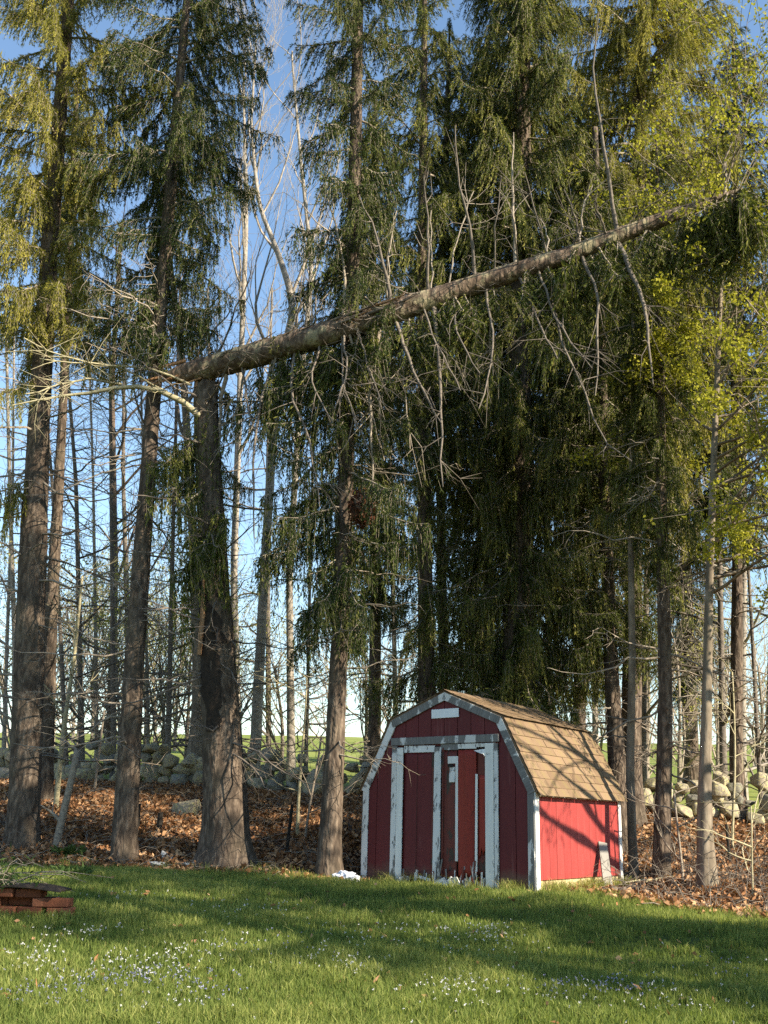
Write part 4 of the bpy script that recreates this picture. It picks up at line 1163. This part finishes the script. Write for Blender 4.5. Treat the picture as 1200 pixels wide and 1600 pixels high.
M_STONE2 = stone_mat('grey_fieldstone', (.18, .17, .15), (.36, .335, .285), (.30, .30, .17))
def stone_mesh(seed, m):
    r = random.Random(seed); bm = bmesh.new()
    for _ in range(16):
        v = Vector([r.uniform(-1, 1) for _ in range(3)]); k = max(abs(v.x), abs(v.y), abs(v.z)); v = v / k
        v = v.lerp(v.normalized(), .55) * .5 * r.uniform(.86, 1.0)
        bm.verts.new(v)
    res = bmesh.ops.convex_hull(bm, input=bm.verts[:])
    bmesh.ops.delete(bm, geom=[v for v in bm.verts if not v.link_faces], context='VERTS')
    bmesh.ops.dissolve_limit(bm, angle_limit=.25, verts=bm.verts[:], edges=bm.edges[:])
    bmesh.ops.bevel(bm, geom=bm.edges[:], offset=.045, segments=2, affect='EDGES', profile=.6)
    bmesh.ops.recalc_face_normals(bm, faces=bm.faces[:])
    return bm_mesh('stone', bm, m, True)
STM = [stone_mesh(s, M_STONE if s % 3 else M_STONE2) for s in range(9)]
swall = thing('stone_wall', 'tumbled dry stone wall of lichened fieldstones along the top of the bank', 'stone wall', (0, 20.2, float(ground(0, 20.2))))
r = random.Random(9); nst = 0
wl = np.array(swall.location)
for row in range(4):
    x = -9.2
    while x < 9.4 and nst < 296:
        hid = -.2 < x < 2.6
        w = r.uniform(.24, .54) * (1.0 - .08 * row) * (1.5 if -2.3 < x < -.6 and row < 2 and r.random() < .5 else 1)
        h = w * r.uniform(.62, .9)
        if (row >= 3 and r.random() < .5) or (hid and row > 0): x += w; continue
        if row == 2 and (r.random() < .18): x += w; continue
        xx = x + w / 2; yy = float(wall_y(xx)) + r.gauss(0, .07) - .12 * (row == 0)
        z = float(ground(xx, yy)) + .07 + row * .185 + r.uniform(-.04, .04)
        o = link_mesh('stone', r.choice(STM), swall, tuple(np.array([xx, yy, z + .04]) - wl), (r.uniform(-.4, .4), r.uniform(-.4, .4), r.uniform(0, 6.28)), (w * 1.12, w * r.uniform(.8, 1.1), h * 1.15))
        nst += 1; x += w * .86
p = ghit(290, 1277)
tag(link_mesh('boulder', stone_mesh(77, M_STONE), None, (p[0], p[1] + .2, p[2] + .14), (0.1, .2, .5), (.52, .5, .46)), 'rounded pale boulder on the leafy bank behind the broken stump', 'boulder')
p = ghit(440, 1228)
for i, (px_, py_, s, lab) in enumerate(((215, 1296, .42, 'black stake at the foot of the slender dark spruce'), (248, 1302, .34, 'short thick black stake left of the pale boulder'), (450, 1335, .72, 'tall black stake between broken stump and sunlit trunk'), (1140, 1352, .62, 'black stake in the brambles right of the maple'))):
    p = ghit(px_, py_)
    bm = bmesh.new(); bmesh.ops.create_cone(bm, segments=8, radius1=.032, radius2=.026, depth=s, cap_ends=True)
    for v in bm.verts: v.co.x += .01 * math.sin(v.co.z * 6); 
    bmesh.ops.bevel(bm, geom=[e for e in bm.edges if abs(e.verts[0].co.z - e.verts[1].co.z) < .01], offset=.004, segments=1, affect='EDGES')
    o = link_mesh('stake', bm_mesh('stake', bm, M_STAKE), None, (p[0], p[1], p[2] + s / 2 - .05), (random.Random(i).gauss(0, .05), .06 if i == 2 else -.05, 0), (1.5 if i == 1 else .8,) * 2 + (1,))
    tag(o, lab, 'stake')

# ------------------------------------------------------------------ brick stack with sheet and dead stems
M_BRICK = None
m, nt, out = mat('red_clay_brick')
v = coords(nt); oi = nt.nodes.new('ShaderNodeObjectInfo')
c = ramp(nt, oi.outputs['Random'], [(0, (.12, .045, .026)), (.5, (.19, .075, .042)), (1, (.26, .115, .068))])
nn = noise(nt, v, 40, 5, .7)
c = mixc(nt, ramp(nt, nn, [(.35, .5), (.65, 0.0)]), c, (.09, .03, .018))
principled(nt, out, c, .9, nn, .5, .006, .15)
M_BRICK = m
bme = [box_mesh('brick', .225, .105, .074, M_BRICK, .007, .003, s) for s in range(3)]
p0 = ghit(30, 1430)
stack = thing('brick_stack', 'low stack of red clay bricks on the lawn', 'bricks', p0)
r = random.Random(12)
rows = 3
for k in range(rows):
    for j in range(5):
        for dpt in range(2):
            if (k < 2 and j == 2 and dpt == 0 and k > 0) or (k == 2 and j in (1, 4)) or (dpt == 0 and r.random() < .10): continue
            x = -.62 + j * .242 + (.10 if k % 2 else 0) + r.gauss(0, .012) - (.03 if k == 2 else 0)
            if j == 4 and k % 2: x = -.62 + 4 * .242 - .02
            o = link_mesh('brick', r.choice(bme), stack, (x, dpt * .12 + r.gauss(0, .012), .035 + k * .077), (r.gauss(0, .02), r.gauss(0, .02), r.gauss(0, .16)))
link_mesh('brick', bme[0], stack, (-.30, -.13, .12), (.1, -.42, .25))
link_mesh('brick', bme[1], stack, (-.50, -.15, .20), (.05, -.15, .9))
link_mesh('brick', bme[2], stack, (-.55, -.16, .06), (0, .05, .3))
stop = p0 + np.array([-.18, .06, .035 + 2 * .077 + .045])
M_SHEET = simple_mat('rusty_dark_sheet', (.014, .012, .010), (.05, .036, .026), 20, .7)
bm = bmesh.new()
bmesh.ops.create_grid(bm, x_segments=14, y_segments=6, size=.5)
for v in bm.verts: v.co = Vector((v.co.x * 1.15, v.co.y * .34, .02 * math.sin(v.co.x * 7) + .012 * math.sin(v.co.y * 19 + v.co.x * 5) - .03 * v.co.x))
bmesh.ops.solidify(bm, geom=bm.faces[:], thickness=.008)
tag(link_mesh('metal_sheet', bm_mesh('metal_sheet', bm, M_SHEET), None, tuple(stop + np.array([0, 0, .012])), (0, 0, -.04)), 'rusty dark sheet lying on top of the brick stack', 'metal sheet')
g = rng(90)
heap = thing('dead_stems', 'heap of dead stems and grey-green leaves on the brick stack', 'plant heap', stop + np.array([-.35, 0, .02]))
tb = Tubes(3)
for _ in range(60):
    q = stop + np.array([g.uniform(-.75, .1), g.uniform(-.15, .2), .02]); d = np.array([g.normal(0, .8), g.normal(0, .4), g.uniform(.1, .9)]); L = g.uniform(.15, .5)
    tb.add(np.array([q, q + d * L * .5, q + d * L * .8 + np.array([d[0] * .1, 0, -.12 * L]), q + d * L + np.array([d[0] * .2, 0, -.35 * L])]), [.006, .005, .004, .002])
tb.build('stems', M_TWIG, heap)
n = 1500; P = stop + np.c_[g.normal(-.32, .26, n), g.normal(0, .12, n), np.abs(g.normal(.02, .10, n))]
V, F, T = diamonds(P, g.normal(0, 1, (n, 3)), g.uniform(.04, .12, n), g.uniform(.008, .02, n), g, g.random(n)); mk('leaves', V, F, M_WEED, heap, T)

# ------------------------------------------------------------------ litter, twigs, grass, flowers
def scatter_bank(n, g, tmin=-.03, tmax=1.03, x0=-9, x1=8):
    x = g.uniform(x0, x1, n); t = g.uniform(tmin, tmax, n)
    y = edge_y(x) * (1 - t) + wall_y(x) * t
    # keep off the shed floor
    lx = (x - sc_[0]) * fr[0] + (y - sc_[1]) * fr[1]; ly = (x - sc_[0]) * dp[0] + (y - sc_[1]) * dp[1]
    k = ~((np.abs(lx) < SW + .02) & (np.abs(ly) < SL / 2 + .02))
    return x[k], y[k]
g = rng(101)
x, y = scatter_bank(62000, g, -.05)
P = np.c_[x, y, ground(x, y) + g.uniform(.004, .05, len(x))]
D = g.normal(0, 1, P.shape) * np.array([1, 1, .38])
V, F, T = diamonds(P, D, g.uniform(.05, .11, len(x)), g.uniform(.03, .07, len(x)), g, g.random(len(x)))
q = V.reshape(-1, 4, 3); q[:, 1, 2] += g.uniform(0, .025, len(x)); q[:, 3, 2] += g.uniform(0, .025, len(x))
tag(mk('fallen_leaves', V, F, M_LITTER, None, T), 'brown fallen leaves covering the wooded bank', 'leaves', kind='stuff')
x, y = scatter_bank(2600, g)
tb = Tubes(3)
for xx, yy in zip(x, y):
    a = g.uniform(0, 6.28); L = g.uniform(.12, .7); z = float(ground(xx, yy)) + .02
    e = np.array([xx + math.cos(a) * L, yy + math.sin(a) * L, 0]); e[2] = float(ground(e[0], e[1])) + g.uniform(.01, .10)
    md = (np.array([xx, yy, z]) + e) / 2 + g.normal(0, .03, 3); md[2] = max(md[2], z)
    tb.add(np.array([[xx, yy, z], md, e]), np.array([1, .8, .5]) * g.uniform(.003, .009), g.random())
tag(tb.build('fallen_twigs', M_TWIG), 'fallen twigs strewn over the wooded bank', 'twigs', kind='stuff')
# brambles: thin arching canes, thickest right of the shed and at the left edge
tb = Tubes(3)
for _ in range(1050):
    u = g.random()
    if u < .62: xx = g.uniform(3.0, 6.5); t = g.uniform(.0, .75)
    elif u < .8: xx = g.uniform(-7.5, -4.6); t = g.uniform(-.05, .25)
    else: xx = g.uniform(-4.5, 0); t = g.uniform(.02, .7)
    yy = float(edge_y(xx) * (1 - t) + wall_y(xx) * t); z = float(ground(xx, yy))
    a = g.uniform(0, 6.28); L = g.uniform(.2, .9) * (1 if u < .8 else .6); h = g.uniform(.15, .7) * L
    dx = np.array([math.cos(a), math.sin(a), 0])
    tb.add(np.array([[xx, yy, z], [xx, yy, z] + dx * L * .25 + (0, 0, h * .8), [xx, yy, z] + dx * L * .6 + (0, 0, h), [xx, yy, z] + dx * L + (0, 0, h * .55)]), [.005, .004, .003, .0015], g.random())
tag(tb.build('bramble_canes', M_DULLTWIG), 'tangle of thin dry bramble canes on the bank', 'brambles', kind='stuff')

def lawn_points(n, g, ymin=5.4, pw=1.35):
    u = g.random(n); y = ymin + (16.3 - ymin) * u ** pw
    x = g.uniform(-1, 1, n) * (.40 * y + .9)
    e = edge_y(x)
    lx = (x - sc_[0]) * fr[0] + (y - sc_[1]) * fr[1]; ly = (x - sc_[0]) * dp[0] + (y - sc_[1]) * dp[1]
    k = (y < e + g.normal(0, .12, n)) & ~((np.abs(lx) < SW + .03) & (np.abs(ly) < SL / 2 + .05))
    return x[k], y[k]
def lowf(x, y, s): return np.sin(x * 1.3 * s + 1.7 * np.sin(y * .9 * s)) * np.sin(y * 1.7 * s + 1.3 * np.sin(x * 1.1 * s + 2))
def blades(x, y, h, g, tint, w=(.0035, .0075), lean=.45):
    n = len(x)
    z = ground(x, y) - .004
    a = g.uniform(0, 6.28, n); s = np.stack([np.cos(a), np.sin(a), np.zeros(n)], 1)
    b = g.uniform(0, 6.28, n); l = np.stack([np.cos(b), np.sin(b), np.zeros(n)], 1) * (np.abs(g.normal(0, lean, n)) * h)[:, None]
    P = np.stack([x, y, z], 1); wd = g.uniform(w[0], w[1], n)[:, None]
    up = np.array([0, 0, 1.0])
    V = np.stack([P - s * wd * .5, P + s * wd * .5, P + l * .35 + up * (h * .6)[:, None] + s * wd * .42, P + l * .35 + up * (h * .6)[:, None] - s * wd * .42, P + l + up * (h * (1 - .12))[:, None]], 1)
    i = np.arange(n)[:, None] * 5
    return V.reshape(-1, 3), [i + np.array([[0, 1, 2, 3]]), i + np.array([[3, 2, 4]])], np.repeat(tint, 5)
g = rng(110)
x, y = lawn_points(400000, g)
lf = lowf(x, y, 1.0) + .6 * lowf(x, y, 2.7)
cl_ = lowf(x, y, 9.0) + .7 * lowf(x + 3, y - 1, 21.0)
keep = (cl_ + .8 * lf + g.normal(0, .5, len(x))) > -1.15
x, y, lf, cl_ = x[keep], y[keep], lf[keep], cl_[keep]
h = np.clip(.056 + .02 * np.clip((8.2 - y) / 2, 0, 1) + .018 * lf + .014 * cl_ + np.abs(g.normal(0, .022, len(x))), .015, .17)
V, F, T = blades(x, y, h, g, np.clip(.50 + .14 * lf + .10 * cl_ + g.normal(0, .18, len(x)), 0, 1))
tag(mk('grass', V, F, M_GRASS, None, T), 'short spring grass of the lawn', 'grass', kind='stuff')
# tall tufts along shed foot and lawn edge
tx, ty = [], []
for _ in range(70):
    u = g.random()
    if u < .4: q = near + fr * .05 + dp * g.uniform(-.1, 2.4) + fr * g.uniform(.02, .25)
    elif u < .75: q = near - fr * g.uniform(-.05, 2.4) - dp * g.uniform(.04, .18)
    else:
        xx = g.uniform(-6, 4.5); q = np.array([xx, float(edge_y(xx)) + g.normal(-.1, .12), 0])
    k = 42 if u > .02 else 42
    tx.append(q[0] + g.normal(0, .05, k)); ty.append(q[1] + g.normal(0, .05, k))
for cx, cy in ((near - fr * .28 - dp * .12)[:2],):
    tx.append(cx + g.normal(0, .06, 160)); ty.append(cy + g.normal(0, .05, 160))
x = np.concatenate(tx); y = np.concatenate(ty)
V, F, T = blades(x, y, g.uniform(.06, .21, len(x)), g, np.clip(g.normal(.75, .2, len(x)), 0, 1), (.004, .007), .6)
tag(mk('tall_grass', V, F, M_GRASS, None, T), 'taller grass tufts around the shed foot and lawn edge', 'grass', kind='stuff')
sel = g.random(len(x)) < .22
V, F, T = blades(x[sel] + g.normal(0, .05, sel.sum()), y[sel] + g.normal(0, .04, sel.sum()), g.uniform(.08, .24, sel.sum()), g, g.random(sel.sum()), (.003, .006), .9)
tag(mk('dry_grass', V, F, M_DRYGRASS, None, T), 'dry straw-coloured grass among the tufts by the shed', 'grass', kind='stuff')

x, y = lawn_points(900, g)
P = np.c_[x, y, ground(x, y) + g.uniform(.01, .05, len(x))]
V, F, T = diamonds(P, g.normal(0, 1, P.shape) * np.array([1, 1, .5]), g.uniform(.03, .075, len(x)), g.uniform(.02, .045, len(x)), g, g.random(len(x)))
tag(mk('lawn_leaves', V, F, M_LITTER, None, T), 'odd brown leaves lying in the lawn', 'leaves', kind='stuff')
sel = g.random(len(x)) < .5
xx, yy = lawn_points(5200, g)
V, F, T = blades(xx, yy, g.uniform(.03, .10, len(xx)), g, g.random(len(xx)), (.003, .006), 1.2)
tag(mk('straw', V, F, M_DRYGRASS, None, T), 'dry straw blades scattered through the lawn', 'straw', kind='stuff')

def flowers(name, n, m, seed, cl, label, pet=.0125):
    g = rng(seed)
    cx, cy, sp = [], [], []
    for (px_, py_, s, k) in cl:
        p = ghit(px_, py_)
        k = int(k * 1.25); cx.append(p[0] + g.normal(0, s, k)); cy.append(p[1] + g.normal(0, s * 1.2, k))
    x0, y0 = lawn_points(n, g, 5.6, 2.0)
    cx.append(x0); cy.append(y0)
    x = np.concatenate(cx); y = np.concatenate(cy); kk = y < edge_y(x) - .1; x, y = x[kk], y[kk]
    h = g.uniform(.04, .11, len(x)); z = ground(x, y)
    Vs, Fs, Ts, off = [], [], [], 0
    per = 5
    P = np.repeat(np.c_[x, y, z + h], per, 0); D = g.normal(0, 1, P.shape) + np.array([0, 0, .4])
    V, F, T = diamonds(P, D, g.uniform(.6, 1.3, len(P)) * pet, g.uniform(.6, 1.0, len(P)) * pet * .7, g, np.clip(g.normal(.6, .25, len(P)), 0, 1))
    return tag(mk(name, V, F, m, None, T), label, 'flowers', kind='stuff')
CLW = [(60, 1520, .10, 26), (190, 1520, .12, 26), (245, 1535, .12, 30), (260, 1510, .10, 22), (490, 1515, .12, 22), (570, 1525, .10, 22), (100, 1545, .18, 26), (330, 1500, .2, 30), (560, 1480, .25, 30), (740, 1485, .3, 40), (130, 1470, .2, 30), (270, 1590, .15, 30), (700, 1570, .2, 34), (900, 1575, .25, 30), (360, 1435, .22, 22), (185, 1410, .2, 22), (40, 1500, .15, 26), (440, 1430, .2, 14), (760, 1470, .2, 40), (730, 1560, .12, 24), (1080, 1580, .2, 24), (640, 1460, .3, 20)]
CLB = [(235, 1545, .14, 40), (180, 1548, .14, 40), (60, 1570, .16, 40), (300, 1545, .12, 30), (430, 1490, .3, 20), (870, 1558, .14, 34), (980, 1555, .14, 36), (960, 1560, .1, 26), (340, 1560, .14, 26), (100, 1560, .14, 26), (1130, 1530, .2, 20)]
flowers('white_flowers', 70, M_WHITEFL, 120, CLW, 'small white spring flowers scattered in the grass')
flowers('blue_flowers', 30, M_BLUEFL, 121, CLB, 'pale blue squill flowers in clusters in the grass', .011)

# weeds: green tuft beside the bricks and fern-like plant on the bank
def weed(px_, py_, n, s, label, seed, m=M_WEED, leafL=(.05, .13)):
    g = rng(seed); p = ghit(px_, py_)
    t = thing('leafy_weed', label, 'weed', p)
    tb = Tubes(3); P, D = [], []
    for _ in range(n):
        a = g.uniform(0, 6.28); L = g.uniform(.4, 1.0) * s; d = np.array([math.cos(a), math.sin(a) * .6, 0])
        q0 = p + d * .02; q1 = p + d * L * .5 + (0, 0, L * .45); q2 = p + d * L + (0, 0, L * .35)
        tb.add(np.array([q0, q1, q2]), [.005, .004, .002])
        for u in g.uniform(.25, 1, 9):
            P.append(q0 * (1 - u) ** 2 + 2 * u * (1 - u) * q1 + u * u * q2); D.append(d + g.normal(0, .8, 3))
    tb.build('stems', m, t); P, D = np.array(P), np.array(D)
    V, F, T = diamonds(P, D, g.uniform(*leafL, len(P)), g.uniform(.02, .04, len(P)), g, g.random(len(P))); mk('leaves', V, F, m, t, T)
weed(112, 1372, 34, .24, 'dark green leafy tuft in the grass beyond the brick stack', 130)
weed(104, 1338, 26, .30, 'ferny green plant at the foot of the left spruces', 131)

# pale rotten chunks at the foot of the broken stump, white bag beside the shed
M_CHUNK = simple_mat('pale_rotten_chunk', (.30, .29, .27), (.58, .57, .55), 16, .9, .6)
r = random.Random(33)
for i, (px_, py_, sx, sy, sz, lab) in enumerate(((262, 1342, .20, .10, .10, 'pale crumbling log end left of the broken stump'), (248, 1353, .30, .14, .05, 'flat pale slab in the grass edge left of the broken stump'), (298, 1353, .24, .12, .05, 'small pale slab nearest the broken stump'), (338, 1357, .32, .12, .05, 'long whitish slab at the foot of the broken stump'))):
    p = ghit(px_, py_)
    tag(link_mesh('wood_chunk', stone_mesh(200 + i, M_CHUNK), None, (p[0], p[1] + .04, p[2] + sz * .35), (0, .15 if i == 0 else 0, r.uniform(-.4, .4)), (sx * 1.3, sy * 1.5, sz * 1.6)), lab, 'wood chunk')
M_BAG = simple_mat('white_plastic_bag', (.50, .51, .58), (.72, .73, .80), 9, .4, .8)
p = ghit(540, 1380)
bm = bmesh.new(); bmesh.ops.create_icosphere(bm, subdivisions=4, radius=.5)
from mathutils import noise as mnoise
for v in bm.verts: v.co = Vector((v.co.x * .30, v.co.y * .22, v.co.z * .15)) * (1 + .5 * mnoise.noise(v.co * 5) + .25 * mnoise.noise(v.co * 13))
tag(link_mesh('plastic_bag', bm_mesh('plastic_bag', bm, M_BAG), None, (p[0], p[1], p[2] + .055)), 'crumpled white plastic bag in the grass left of the shed', 'bag')
# cut branch pieces by the shed corner
M_ENDS = simple_mat('cut_log_bark', (.06, .045, .035), (.17, .13, .10), 18)
for i in range(9):
    q = side_pt(.9 + .14 * i + r.uniform(-.05, .05), 0, .38 + r.uniform(-.08, .14)); q[2] = float(ground(q[0], q[1])) + .03
    a = r.uniform(-.9, .5); L = r.uniform(.16, .42); rd = r.uniform(.018, .045)
    d = np.array([math.cos(a), math.sin(a), 0]) * L / 2
    ro = thing('cut_branch', 'short cut branch piece in the pile below the leaning plank', 'branch', q, 0, 'cut branch pieces below the leaning plank')
    P = np.array([q - d, q + (0, 0, .008), q + d + (0, 0, r.uniform(-.01, .04))])
    log_mesh('wood', P, np.array([rd, rd * .95, rd * .85]), M_ENDS, ro, 8, 6, i)
    e = P[0]; t = (P[0] - P[1]); t /= np.linalg.norm(t)
    log_mesh('cut_end', np.array([e, e + t * .002]), np.array([rd * .93, rd * .93]), M_RAW if i % 2 else M_BARK2, ro, 8, 2, i, 0)
for i, (a, b, lab) in enumerate((((1.5, .45), (2.7, .5), 'long thin pale stick lying right of the leaning plank'), ((2.1, .3), (3.2, .65), 'crooked dry stick on the litter right of the shed'))):
    A, B = side_pt(a[0], 0, a[1]), side_pt(b[0], 0, b[1])
    A[2] = float(ground(A[0], A[1])) + .12; B[2] = float(ground(B[0], B[1])) + .02; A[2] = A[2] if i == 0 else A[2] - .08
    tb = Tubes(5); tb.add(resample(np.array([A, (A + B) / 2 + (0, 0, .03), B]), 6), np.linspace(.010, .006, 6))
    tag(tb.build('stick', M_PALE), lab, 'stick')
